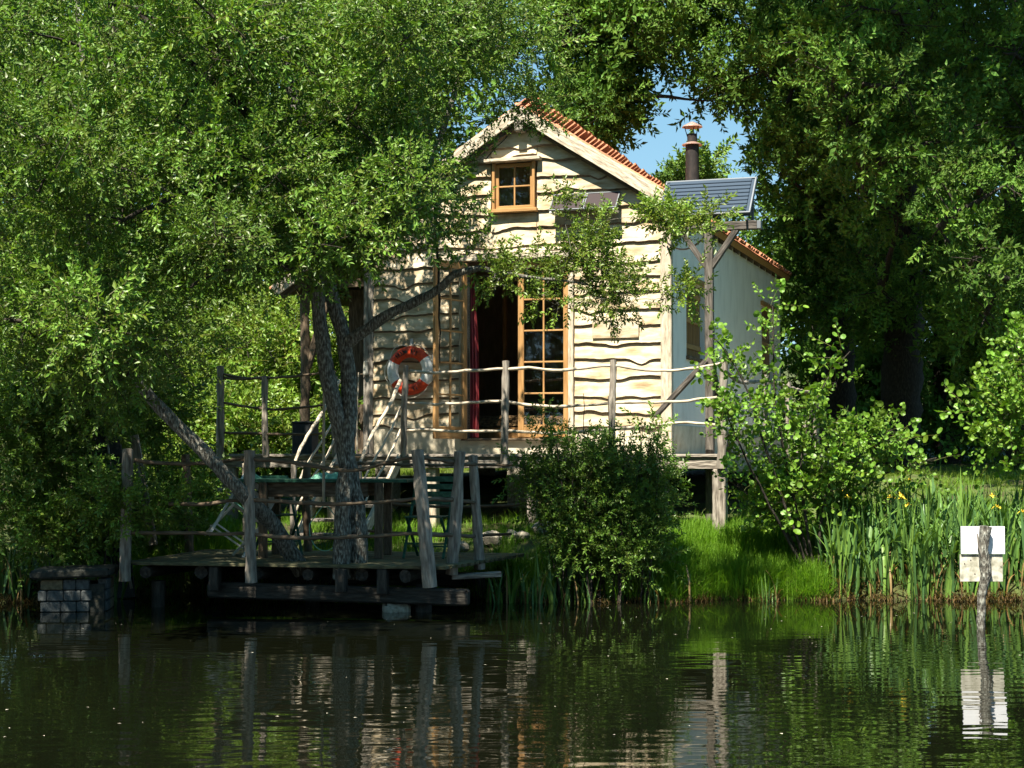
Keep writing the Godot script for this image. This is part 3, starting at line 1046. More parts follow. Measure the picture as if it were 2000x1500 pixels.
func make_roof(c: Node3D) -> void:
	var z0 := roof_front
	var z1 := -LEN - 0.3
	var ang := atan(PITCH_R)
	var eave_r := WID + 0.16
	for s in [1.0, -1.0]:
		var xe := eave_r if s > 0 else EAVE_L
		var run: float = absf(xe - RIDGE_X)
		var l := run / cos(ang)
		# frame on the slope: u runs downhill, v up from the roof
		var u := Vector3(s * cos(ang), -sin(ang), 0)
		var nrm := Vector3(s * sin(ang), cos(ang), 0)
		var back := u.cross(nrm)       # z of the slope frame
		var t := Transform3D(Basis(u, nrm, back), Vector3(RIDGE_X, ridge_h, 0))
		var zz0: float = z0 * s
		var zz1: float = z1 * s
		var b := MB.new()
		b.box(Vector3(0, 0.0, minf(zz0 - 0.03 * s, zz1)), Vector3(l, 0.03, maxf(zz0 - 0.03 * s, zz1)), t)
		part(c, "roof_boards", b.mesh(), M.brown_x)
		b = MB.new()
		b.box(Vector3(0, 0.032, minf(zz0, zz1)), Vector3(l - 0.02, 0.05, maxf(zz0, zz1)), t)
		part(c, "tile_bed", b.mesh(), M.tile1)
		# barge board at the front, and the rafter behind it
		var y_off := Vector3(0, -0.055, 0)
		var o := part(c, "barge_board", box_mesh(Vector3(l, 0.17, 0.028), 0.004), M.pale_x, t * move(Vector3(l * 0.5, 0.0, zz0 + 0.004 * s)))
		var rafters := [z0 - 0.12] if s < 0 else [z0 - 0.12]
		for rz in rafters:
			part(c, "rafter", box_mesh(Vector3(l - 0.03, 0.13, 0.07), 0.004), M.brown_x, t * move(Vector3(l * 0.5, -0.067, rz * s)))
		# tails of the rafters under the side eave
		if s > 0:
			var k := 0
			while -0.35 - k * 0.62 > z1 + 0.1:
				part(c, "rafter_tail", box_mesh(Vector3(0.42, 0.12, 0.10), 0.004), M.brown_x, t * move(Vector3(l - 0.20, -0.062, -0.35 - k * 0.62)))
				k += 1
			part(c, "eave_board", box_mesh(Vector3(0.025, 0.09, z0 - z1 - 0.05), 0.003), M.honey_x, t * move(Vector3(l - 0.0, -0.012, (z0 + z1) * 0.5)))
		# tiles: downhill end of each tile looks down the slope
		var meshes := [tile_mesh(1)]
		var cols := int((z0 - z1) / 0.205)
		var rows := int(ceil(l / 0.335))
		var rest := []
		for i in cols:
			for r in rows:
				var down := l + 0.05 - r * 0.335
				if down < 0.12:
					continue
				var z: float = (z0 - 0.085 - i * 0.205) * s
				# tile frame: its -z points uphill (-u)
				var tb := Basis(-back, nrm, u)
				var jig := Basis(nrm, rr(-0.035, 0.035)) * Basis(back, -0.035 + rr(-0.02, 0.02))
				var tt := Transform3D(jig * tb, t * Vector3(down + rr(-0.02, 0.02), 0.052 + rr(0, 0.008), z))
				if i < 4 or (s > 0 and r == 0):
					part(c, "tile", meshes[0], M["tile%d" % (rng.randi() % 3)], tt)
				else:
					rest.append([tt, Color(1, 1, 1)])
		var mi := scatter(c, "roof_tiles", meshes[0], M.tile0, rest)
		mi.set_meta("kind", "stuff")
	# ridge tiles and the end of the ridge beam
	var zr := z0
	while zr > z1 + 0.2:
		part(c, "ridge_tile", tile_mesh(2), M["tile%d" % (rng.randi() % 3)], Transform3D(Basis(Vector3.RIGHT, rr(0.0, 0.04)).scaled(Vector3(1.1, 0.9, 1.0)), Vector3(RIDGE_X + rr(-0.01, 0.01), ridge_h + 0.035, zr)))
		zr -= 0.36
	box_part(c, "ridge_beam", Vector3(RIDGE_X - 0.06, ridge_h - 0.27, -0.2), Vector3(RIDGE_X + 0.06, ridge_h - 0.07, z0 + 0.015), M.grey_x, 0.01)

func make_porch(c: Node3D) -> void:
	# the roof runs on over a side porch, carried by posts with knee braces
	var xp := face(588, 800).x
	for z in [-0.1, -3.6, -7.2]:
		pole(c, "porch_post", [Vector3(xp, -0.02, z), Vector3(xp + 0.02, 1.2, z), Vector3(xp, roof_y(xp) - 0.15, z)], 0.075, 0.07, M.brown_y, 0.004, 10)
	beam(c, "porch_beam", Vector3(xp, roof_y(xp) - 0.08, 0.1), Vector3(xp, roof_y(xp) - 0.08, -LEN), 0.14, 0.10, Vector3.UP, M.brown_x)
	beam(c, "knee_brace", Vector3(xp + 0.05, 1.25, -0.1), Vector3(xp + 0.55, roof_y(xp + 0.55) - 0.10, -0.1), 0.10, 0.07, Vector3.UP, M.brown_x)
	beam(c, "porch_tie", Vector3(xp, roof_y(xp) - 0.10, -0.1), Vector3(0.0, roof_y(xp) - 0.10, -0.1), 0.12, 0.08, Vector3.UP, M.brown_x)
	var b := MB.new()
	b.box(Vector3(xp - 0.1, -0.02, -LEN + 0.05), Vector3(-0.03, roof_y(xp) - 0.16, -LEN + 0.15))
	b.box(Vector3(xp + 0.30, 0.0, -1.1), Vector3(-0.03, roof_y(xp) - 0.10, -1.0))
	part(c, "porch_screen", b.mesh(), M.brown_y)
	b = MB.new()
	b.box(Vector3(xp - 0.1, -0.06, -LEN), Vector3(-0.03, -0.005, -0.12))
	part(c, "porch_floor", b.mesh(), M.brown_x)

func make_flue(c: Node3D) -> void:
	var p := house.affine_inverse() * at(1352, 300, 25.0)
	var x := p.x
	var z := p.z
	var yb := roof_y(x) - 0.05
	var y_fl := (house.affine_inverse() * at(1352, 282, 25.0)).y
	var y_t := (house.affine_inverse() * at(1352, 262, 25.0)).y
	var y_c := (house.affine_inverse() * at(1352, 238, 25.0)).y
	var f := Node3D.new()
	f.name = "flue"
	c.add_child(f, true)
	f.position = Vector3(x, 0, z)
	f.set_meta("label", "dark round stove flue with a rusty cap")
	var b := MB.new()
	b.lathe([Vector2(0.103, yb), Vector2(0.103, y_fl - 0.01)], 24)
	part(f, "pipe", b.mesh(), M.flue)
	b = MB.new()
	b.lathe([Vector2(0.1, y_fl - 0.01), Vector2(0.155, y_fl - 0.015), Vector2(0.155, y_fl), Vector2(0.08, y_fl + 0.03)], 24)
	part(f, "flange", b.mesh(), M.flue_cap)
	b = MB.new()
	b.lathe([Vector2(0.076, y_fl + 0.02), Vector2(0.076, y_t), Vector2(0.068, y_t), Vector2(0.068, y_fl + 0.02)], 24)
	part(f, "inner_pipe", b.mesh(), M.flue)
	b = MB.new()
	b.lathe([Vector2(0.165, y_c - 0.085), Vector2(0.155, y_c - 0.07), Vector2(0.02, y_c)], 8)
	b.lathe([Vector2(0.02, y_c - 0.012), Vector2(0.15, y_c - 0.08), Vector2(0.165, y_c - 0.085)], 8)
	part(f, "cap", b.mesh(), M.flue_cap)
	for k in 3:
		var a := TAU * k / 3.0 + 0.5
		var q := MB.new()
		q.tube([Vector3(cos(a) * 0.072, y_t - 0.06, sin(a) * 0.072), Vector3(cos(a) * 0.13, y_c - 0.06, sin(a) * 0.13)], [0.007, 0.007], 5)
		part(f, "cap_strut", q.mesh(), M.flue)

# ------------------------------------------------------------------ upper deck
const DECK_Z := 1.5     # the deck reaches this far in front of the facade

# crooked rail through photo points on a vertical plane of frame t
func rail_px(parent: Node, t: Transform3D, axis: int, val: float, pts: Array, r: float, mat: Material) -> void:
	var p := []
	for e in pts:
		p.append(on(t, e[0], e[1], axis, val) + Vector3(rr(-0.01, 0.01), 0, rr(-0.01, 0.01)))
	pole(parent, "rail", p, r, r * 0.8, mat, 0.006, 7, 0.12)

func post_px(parent: Node, t: Transform3D, val: float, x0: float, y0: float, x1: float, y1: float, r: float, mat: Material, called := "post") -> void:
	var a := on(t, x0, y0, 2, val)
	var b := on(t, x1, y1, 2, val)
	pole(parent, called, [b, (a + b) * 0.5 + Vector3(rr(-0.012, 0.012), 0, 0.01), a], r * 1.05, r * 0.92, mat, 0.003, 10, 0.07)

func make_upper_deck() -> void:
	var inv := house.affine_inverse()
	var xl := on(house, 424, 800, 2, DECK_Z).x
	var corner := on(house, 1412, 800, 2, DECK_Z)
	var xr := corner.x + 0.02
	var d := thing("upper_deck", "raised plank terrace in front of the cabin with crooked branch railings", "deck", house)
	# planks along the front, then along the side
	var z := DECK_Z
	while z > 0.16:
		var cut := rr(0.8, 3.4)
		for e in [[xl, cut - 0.004], [cut + 0.004, xr]]:
			part(d, "plank", box_mesh(Vector3(e[1] - e[0], 0.034, 0.132), 0.004), M.grey_x, move(Vector3((e[0] + e[1]) * 0.5 + rr(-0.01, 0.01), -0.02 + rr(-0.002, 0.002), z - 0.066)))
		z -= 0.139
	var x := WID + 0.11
	while x < xr - 0.1:
		part(d, "plank", box_mesh(Vector3(LEN - 0.2, 0.034, 0.132), 0.004), M.grey_x, Transform3D(Basis(Vector3.UP, PI / 2), Vector3(x + 0.066, -0.02, -LEN * 0.5 - 0.05)))
		x += 0.139
	# rim beams and joists
	beam(d, "rim_beam", Vector3(xl + 0.02, -0.115, DECK_Z - 0.06), Vector3(xr, -0.115, DECK_Z - 0.06), 0.145, 0.06, Vector3.UP, M.grey_x, 0.006)
	beam(d, "rim_beam", Vector3(xr - 0.05, -0.135, DECK_Z - 0.1), Vector3(xr - 0.05, -0.135, -LEN), 0.19, 0.06, Vector3.UP, M.grey_x, 0.006)
	beam(d, "rim_beam", Vector3(xl + 0.03, -0.115, DECK_Z - 0.1), Vector3(xl + 0.03, -0.115, 0.0), 0.145, 0.06, Vector3.UP, M.grey_x, 0.006)
	var jx := xl + 0.6
	while jx < xr - 0.2:
		beam(d, "joist", Vector3(jx, -0.11, DECK_Z - 0.095), Vector3(jx, -0.11, 0.0), 0.13, 0.05, Vector3.UP, M.brown_x)
		jx += 0.7
	# stilts down to the ground
	for e in [[1406, 1.43, 0.082, false], [845, 1.35, 0.075, true], [650, 1.35, 0.06, false], [455, 1.40, 0.06, false], [435, 1.2, 0.06, false], [1040, 1.2, 0.06, false], [1180, 1.0, 0.06, false]]:
		var q := on(house, e[0], 930, 2, e[1])
		var w := house * Vector3(q.x, 0, e[1])
		var gy := ground(w.x, -w.z) - DECK - 0.15
		var s: float = e[2]
		box_part(d, "stilt", Vector3(q.x - s, gy, e[1] - s), Vector3(q.x + s, -0.19, e[1] + s), M.pale_y if e[3] else M.grey_y, 0.012)
	for zz in [-2.8, -5.8, -8.2]:
		var w := house * Vector3(xr - 0.1, 0, zz)
		box_part(d, "stilt", Vector3(xr - 0.16, ground(w.x, -w.z) - DECK - 0.15, zz - 0.06), Vector3(xr - 0.04, -0.23, zz + 0.06), M.grey_y, 0.01)
	# railing posts and rails: front
	var zf := DECK_Z + 0.02
	for e in [[430, 715, 430, 905, 0.055], [517, 736, 519, 893, 0.045], [655, 735, 653, 893, 0.035], [793, 714, 788, 893, 0.042], [988, 705, 985, 906, 0.052], [1198, 703, 1195, 905, 0.046], [1415, 699, 1410, 915, 0.06]]:
		post_px(d, house, zf, e[0], e[1], e[2], e[3], e[4], M.grey_y)
	for e in [
		[[436, 731], [480, 739], [520, 738], [575, 735], [622, 729], [655, 726]],
		[[438, 737], [470, 741], [520, 735]],
		[[437, 787], [520, 799], [590, 796], [656, 787]],
		[[437, 845], [500, 847], [570, 848], [655, 845]],
	]:
		rail_px(d, house, 2, zf, e, 0.02, M.brown_y)
	for e in [
		[[800, 725], [850, 728], [915, 724], [987, 720]],
		[[985, 722], [1035, 718], [1075, 724], [1140, 719], [1196, 714], [1250, 722], [1300, 724], [1360, 718], [1412, 709]],
		[[788, 786], [850, 790], [920, 786], [986, 783]],
		[[987, 784], [1060, 793], [1130, 792], [1197, 787], [1260, 786], [1330, 784], [1412, 774]],
		[[788, 841], [840, 839], [890, 843], [986, 841]],
		[[985, 840], [1070, 846], [1180, 840], [1255, 832], [1320, 826], [1365, 827], [1413, 832]],
	]:
		rail_px(d, house, 2, zf, e, 0.022, M.pale_y)
	# side railing running back
	for e in [[-1.6, 0.045, 1.12], [-3.6, 0.05, 1.1], [-6.6, 0.055, 1.16]]:
		pole(d, "post", [Vector3(xr - 0.02, -0.2, e[0]), Vector3(xr, 0.5, e[0] + 0.02), Vector3(xr - 0.01, e[2], e[0])], e[1], e[1] * 0.9, M.grey_y, 0.004, 9)
	for h in [1.05, 0.66, 0.30]:
		pole(d, "rail", [Vector3(xr, h, DECK_Z), Vector3(xr + 0.03, h - 0.12, 0.6), Vector3(xr, h - 0.02, -1.6), Vector3(xr + 0.02, h - 0.04, -3.6)], 0.025, 0.02, M.grey_y, 0.008)
		pole(d, "rail", [Vector3(xr, h - 0.03, -3.5), Vector3(xr + 0.03, h - 0.04, -5.0), Vector3(xr, h, -6.6)], 0.025, 0.02, M.grey_y, 0.008)
	# prop leaning on the last post
	pole(d, "brace", [Vector3(xr - 0.3, 0.0, -6.3), Vector3(xr - 0.05, 0.95, -6.55)], 0.03, 0.025, M.grey_y)

# ------------------------------------------------------------------ lower deck
func make_lower_deck() -> void:
	var d := thing("lower_deck", "shaded low plank landing over the pond with crooked log railings", "deck", low)
	var wx := (low.affine_inverse() * hit_y(850, 1106, LOW)).x
	var depth := 2.25
	var z := 0.0
	var k := 0
	while z > -depth:
		var e := wx + 0.12 + (0.35 * -z / depth)
		part(d, "plank", box_mesh(Vector3(e + rr(-0.02, 0.03), 0.036, 0.15), 0.005), M.moss_x, move(Vector3(e * 0.5, -0.018 + rr(-0.003, 0.003), z - 0.075)))
		z -= 0.158
		k += 1
	# joists under the planks, log ends showing at the front
	var jx := 0.25
	while jx < wx:
		pole(d, "joist", [Vector3(jx, -0.11, -0.08 + rr(-0.05, 0.08)), Vector3(jx + 0.02, -0.11, -depth)], 0.07, 0.07, M.wet_shade_y, 0.004, 9)
		jx += rr(0.5, 0.7)
	for e in [[667, 0.05, -0.28], [748, -0.05, -0.3], [420, -0.08, -0.3]]:
		var q := on(low, e[0], 1110, 2, e[1])
		box_part(d, "strut", Vector3(q.x - 0.055, e[2], e[1] - 0.05), Vector3(q.x + 0.055, -0.04, e[1] + 0.05), M.wet_shade_y, 0.008)
	# long bearer just above the water
	beam(d, "bearer", Vector3(0.9, -0.30, -0.22), Vector3(wx + 0.32, -0.33, -0.16), 0.17, 0.14, Vector3.UP, M.wet_shade_x, 0.02)
	beam(d, "bearer", Vector3(0.05, -0.30, -depth + 0.1), Vector3(wx + 0.3, -0.30, -depth + 0.1), 0.16, 0.14, Vector3.UP, M.wet_shade_x, 0.02)
	for e in [[0.3, -0.25], [wx * 0.5, -1.2], [wx - 0.2, -0.3], [0.3, -2.0], [wx, -2.0]]:
		pole(d, "pile", [Vector3(e[0], -1.1, e[1]), Vector3(e[0], -0.22, e[1])], 0.08, 0.08, M.wet_shade_y, 0.003, 9)
	# posts: front and the side that runs back
	var zf := 0.06
	post_px(d, low, zf, 250, 877, 244, 1135, 0.062, M.grey_y)
	post_px(d, low, zf, 487, 880, 491, 1138, 0.062, M.grey_y)
	post_px(d, low, zf + 0.03, 815, 879, 840, 1147, 0.072, M.grey_y)
	post_px(d, low, -0.55, 898, 882, 882, 1122, 0.062, M.grey_y)
	post_px(d, low, -1.15, 923, 890, 937, 1112, 0.056, M.grey_y)
	var zb := -depth + 0.1
	post_px(d, low, zb, 362, 888, 370, 1082, 0.055, M.brown_y)
	post_px(d, low, zb, 477, 905, 479, 1090, 0.03, M.pale_y)
	post_px(d, low, zb, 600, 905, 603, 1085, 0.05, M.brown_y)
	for e in [
		[[262, 899], [330, 905], [400, 905], [440, 900], [487, 893]],
		[[487, 896], [540, 899], [600, 908], [650, 917], [700, 919], [740, 908], [780, 896], [812, 894]],
		[[330, 984], [400, 985], [440, 979], [487, 975]],
		[[487, 976], [560, 980], [630, 984], [700, 984], [770, 978], [825, 973]],
		[[250, 1040], [330, 1040], [400, 1042], [487, 1043]],
		[[487, 1044], [560, 1050], [640, 1050], [720, 1047], [825, 1042]],
	]:
		rail_px(d, low, 2, zf, e, 0.023, M.brown_y)
	# rails of the side that runs back
	var p0 := on(low, 818, 893, 2, zf)
	for e in [[893, 903, 907], [974, 976, 982], [1043, 1046, 1048]]:
		pole(d, "rail", [on(low, 826, e[0], 2, zf), on(low, 888, e[1], 2, -0.55), on(low, 930, e[2], 2, -1.15)], 0.024, 0.02, M.brown_y)
	# back rails, running on towards the willow
	for e in [
		[[255, 902], [362, 906], [480, 898], [600, 905]],
		[[700, 904], [800, 908], [930, 908], [1020, 910]],
		[[760, 984], [850, 989], [930, 990], [1020, 984]],
		[[700, 1036], [850, 1045], [930, 1046], [1000, 1043]],
	]:
		rail_px(d, low, 2, zb, e, 0.02, M.brown_y)
	# boarding plank beside the corner
	var a := on(low, 878, 1128, 1, -0.16)
	beam(d, "step_plank", a + Vector3(0, 0, -0.1), a + Vector3(0.52, 0.03, -0.22), 0.05, 0.2, Vector3.UP, M.grey_x, 0.006)

# ------------------------------------------------------------------ stairs
func make_stairs() -> void:
	var s := thing("wooden_stairs", "wooden stairs with pole handrails between the two terraces", "stairs", Transform3D())
	var tl := house * on(house, 662, 890, 2, DECK_Z)
	var tr := house * on(house, 782, 890, 2, DECK_Z)
	var run := (at(700, 1072, 20.1) - tr)
	run.y = 0
	tl.y = DECK - 0.05
	tr.y = DECK - 0.05
	var drop := Vector3(0, LOW + 0.02 - tl.y, 0)
	for e in [tl, tr]:
		beam(s, "stringer", e, e + run + drop, 0.15, 0.045, Vector3.UP, M.pale_x, 0.004)
	for k in 6:
		var f := (k + 0.6) / 6.4
		var a := tl + run * f + drop * f
		var b := tr + run * f + drop * f
		var out := run.normalized() * 0.11
		beam(s, "tread", a, b, 0.22, 0.035, run.normalized(), M.grey_x, 0.004)
	# handrails follow the stairs
	for e in [tl, tr]:
		for h in [0.98, 0.62, 0.32]:
			var a: Vector3 = e + Vector3(0, h + 0.05, 0)
			var b: Vector3 = e + run + drop + Vector3(0, h, 0)
			pole(s, "handrail", [a, a.lerp(b, 0.35) + Vector3(0.02, 0.02, 0), a.lerp(b, 0.7) + Vector3(-0.03, 0, 0), b], 0.026 if h > 0.9 else 0.016, 0.02 if h > 0.9 else 0.014, M.pale_y, 0.006)
		pole(s, "newel", [e + run + drop + Vector3(0, -0.02, 0), e + run + drop + Vector3(0.01, 1.05, 0)], 0.04, 0.035, M.grey_y, 0.004)

# ------------------------------------------------------------------ solar panels
func make_panels() -> void:
	# post with braces that carries the ribbed collector beside the cabin corner
	var pm := thing("panel_mast", "grey timber mast with braced crossbeam carrying the ribbed solar panel", "mast", house)
	var inv := house.affine_inverse()
	var p := inv * at(1386, 700, 20.85)
	var g := ground((house * p).x, -(house * p).z) - DECK
	var top := (inv * at(1386, 452, 20.85)).y
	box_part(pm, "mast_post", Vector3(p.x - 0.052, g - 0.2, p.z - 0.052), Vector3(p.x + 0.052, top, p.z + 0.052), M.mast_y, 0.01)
	var bl := inv * at(1332, 445, 20.85)
	var br := inv * at(1482, 438, 20.85)
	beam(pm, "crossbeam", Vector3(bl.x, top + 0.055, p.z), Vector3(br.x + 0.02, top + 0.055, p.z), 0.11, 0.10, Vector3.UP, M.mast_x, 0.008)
	part(pm, "bracket", box_mesh(Vector3(0.05, 0.1, 0.12)), M.panel_frame, move(Vector3(br.x + 0.045, top + 0.055, p.z)))
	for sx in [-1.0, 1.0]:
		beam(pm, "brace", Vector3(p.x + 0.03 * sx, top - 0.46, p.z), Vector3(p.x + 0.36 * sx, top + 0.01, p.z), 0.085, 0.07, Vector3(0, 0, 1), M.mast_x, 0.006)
	var ba := inv * at(1383, 703, 20.8)
	var bb := inv * at(1268, 812, 20.75)
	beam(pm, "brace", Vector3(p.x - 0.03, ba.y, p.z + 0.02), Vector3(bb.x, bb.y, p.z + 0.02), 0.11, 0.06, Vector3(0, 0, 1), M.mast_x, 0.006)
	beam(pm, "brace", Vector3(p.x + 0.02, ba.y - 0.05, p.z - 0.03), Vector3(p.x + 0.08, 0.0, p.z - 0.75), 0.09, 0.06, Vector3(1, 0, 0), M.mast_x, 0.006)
	# the collector, tilted back 45 degrees
	var lo_l := inv * at(1276, 425, 20.75)
	var lo_r := inv * at(1470, 419, 20.75)
	var w := lo_r.x - lo_l.x
	var tilt := deg_to_rad(46.0)
	var f := Transform3D(Basis(Vector3.RIGHT, tilt - PI / 2), Vector3(lo_l.x, lo_r.y, p.z + 0.12))  # y up the panel, z out of it
	f = Transform3D(Basis(Vector3.RIGHT, Vector3(0, sin(tilt), -cos(tilt)), Vector3(0, cos(tilt), sin(tilt))), Vector3(lo_l.x, lo_r.y, p.z + 0.1))
	var len_ := 0.74
	var sp := thing("ribbed_solar_panel", "large blue-grey ribbed solar panel tilted on the timber mast", "solar panel", house * f)
	part(sp, "tray", box_mesh(Vector3(w, len_, 0.05), 0.004), M.panel_blue, move(Vector3(w * 0.5, len_ * 0.5, -0.03)))
	for k in 9:
		var y := 0.06 + k * (len_ - 0.12) / 8.0
		part(sp, "rib", box_mesh(Vector3(w - 0.12, 0.062, 0.022), 0.006), M.panel_blue, move(Vector3(w * 0.5, y, 0.005)))
	for e in [[0.0, 0.022], [w - 0.022, 0.022]]:
		part(sp, "frame", box_mesh(Vector3(e[1], len_ - 0.05, 0.06), 0.003), M.panel_frame, move(Vector3(e[0] + e[1] * 0.5, len_ * 0.5, -0.02)))
	for y in [0.012, len_ - 0.012]:
		part(sp, "frame", box_mesh(Vector3(w, 0.024, 0.062), 0.003), M.panel_frame, move(Vector3(w * 0.5, y, -0.02)))
	for x in [0.12, w - 0.05]:
		var top_p := Vector3(x, len_ - 0.12, -0.06)
		var foot := f.affine_inverse() * Vector3((f * top_p).x, top + 0.11, (f * top_p).z + 0.02)
		beam(sp, "strut", top_p, foot, 0.035, 0.012, Vector3(1, 0, 0), M.panel_frame)
	# rail the struts stand on, bolted to the crossbeam
	var hb := MB.new()
	for x in [0.12, w - 0.05]:
		var t1 := f.affine_inverse() * Vector3((f * Vector3(x, 0, 0)).x, top + 0.125, p.z + 0.12)
		var t2 := f.affine_inverse() * Vector3((f * Vector3(x, 0, 0)).x, top + 0.125, p.z - 0.55)
		beam(sp, "foot_rail", t1, t2, 0.03, 0.03, Vector3(1, 0, 0), M.panel_frame)
	# cable hanging from the panel to the cabin corner
	var ca := house * Vector3(WID + 0.02, (inv * at(1275, 465, 21.6)).y, 0.1)
	var cb := house * Vector3(p.x - 0.02, top - 0.02, p.z)
	var cm := MB.new()
	var pts := []
	var rs := []
	for k in 15:
		var t := k / 14.0
		pts.append(ca.lerp(cb, t) - ca + Vector3(0, -0.30 * 4.0 * t * (1 - t) * 0.5, 0))
		rs.append(0.012)
	cm.tube(pts, rs, 6)
	var cable := thing("black_cable", "black cable sagging from cabin corner to the solar mast", "cable", move(ca))
	part(cable, "strand", cm.mesh(), M.cable)
	# two small dark panels on a batten below the gable
	var q := face(1072, 412, 0.30)
	var q2 := face(1205, 400, 0.30)
	var pw := (q2.x - q.x)
	var ty := (face(1145, 378, 0.06).y - q.y)
	var dirv := Vector3(0, ty, -0.24).normalized()
	var nv := Vector3(0, 0.24, ty).normalized()
	var plen := Vector2(ty, 0.24).length()
	for k in 2:
		var fr := house * Transform3D(Basis(Vector3.RIGHT, dirv, nv), Vector3(q.x + k * (pw * 0.5), q.y, 0.30))
		var w2 := pw * 0.5 - 0.012
		var o := thing("small_solar_panel", ["small dark solar panel under the gable, beside the four-pane window", "small dark solar panel under the gable, on the side of the eave end"][k], "solar panel", fr, "small solar panels on the cabin front")
		part(o, "cell_sheet", box_mesh(Vector3(w2 - 0.03, plen - 0.03, 0.012), 0.002), M.panel_dark, move(Vector3(w2 * 0.5, plen * 0.5, 0.0)))
		for e in [[0.0, 0.0, 0.016, plen], [w2 - 0.016, 0.0, w2, plen], [0.017, 0.0, w2 - 0.017, 0.016], [0.017, plen - 0.016, w2 - 0.017, plen]]:
			part(o, "frame", box_mesh(Vector3(e[2] - e[0], e[3] - e[1], 0.032), 0.002), M.panel_frame, move(Vector3((e[0] + e[2]) * 0.5, (e[1] + e[3]) * 0.5, -0.002)))
		part(o, "arm", box_mesh(Vector3(0.03, 0.03, 0.24)), M.white_paint, fr.affine_inverse() * house * move(Vector3(q.x + (0.02 if k == 0 else pw - 0.05), q.y - 0.02, 0.18)))

# ------------------------------------------------------------------ smaller things
func make_props() -> void:
	make_life_ring()
	make_room_things()
	make_table()
	make_net()
	make_left_things()
	# stones along the bank below the deck
	var sb := []
	for k in 4:
		var b := MB.new()
		var f := FastNoiseLite.new()
		f.seed = 77 + k
		f.frequency = 0.9
		var rows := 7
		var cols := 10
		var ring := []
		for j in rows + 1:
			var line := []
			for i in cols:
				var th := PI * j / rows
				var ph := TAU * i / cols
				var o := Vector3(sin(th) * cos(ph), cos(th), sin(th) * sin(ph))
				line.append(o * (1.0 + 0.35 * f.get_noise_3d(o.x, o.y, o.z)) * Vector3(1, 0.7, 0.8))
			ring.append(line)
		for j in rows:
			for i in cols:
				var i2 := (i + 1) % cols
				b.quad(ring[j][i], ring[j][i2], ring[j + 1][i2], ring[j + 1][i])
		sb.append(b.mesh())
	var spots := [[1000, 985, 0.11], [960, 982, 0.15], [905, 985, 0.1], [1060, 985, 0.17], [1130, 990, 0.15], [1185, 998, 0.18], [1240, 1000, 0.14], [1020, 1000, 0.1], [1095, 1000, 0.13], [1290, 1010, 0.12]]
	for k in spots.size():
		var e: Array = spots[k]
		var x: float = (e[0] - 1000.0) / FOCAL * 20.4
		var p := Vector3(x, ground(x, 20.4) + e[2] * 0.25, -20.4 + rr(-0.15, 0.15))
		var o := thing("bank_stone", "pale rough stone in the low row along the bank under the cabin terrace", "stone", Transform3D(Basis(Vector3.UP, rr(0, TAU)).scaled(Vector3.ONE * e[2]), p), "stones along the bank")
		part(o, "rock", sb[k % 4], M.stone)

func arc_tube(r: float, rad: float, a0: float, a1: float, squash := 1.0) -> ArrayMesh:
	var b := MB.new()
	var n := maxi(4, int(absf(a1 - a0) / 0.13))
	var base := 0
	var sides := 14
	for i in n + 1:
		var a := lerpf(a0, a1, float(i) / n)
		var out := Vector3(cos(a), sin(a), 0)
		for k in sides:
			var t := TAU * k / sides
			var nn := out * cos(t) + Vector3(0, 0, 1) * sin(t)
			b.v.append(out * r + out * cos(t) * rad + Vector3(0, 0, 1) * sin(t) * rad * squash)
			b.n.append(nn)
			b.c.append(Color.WHITE)
	for i in n:
		for k in sides:
			var p := base + i * sides + k
			var q := base + i * sides + (k + 1) % sides
			# out x z = -tangent: wind accordingly
			b.ix.append_array([p, q, p + sides, q, q + sides, p + sides])
	return b.mesh()

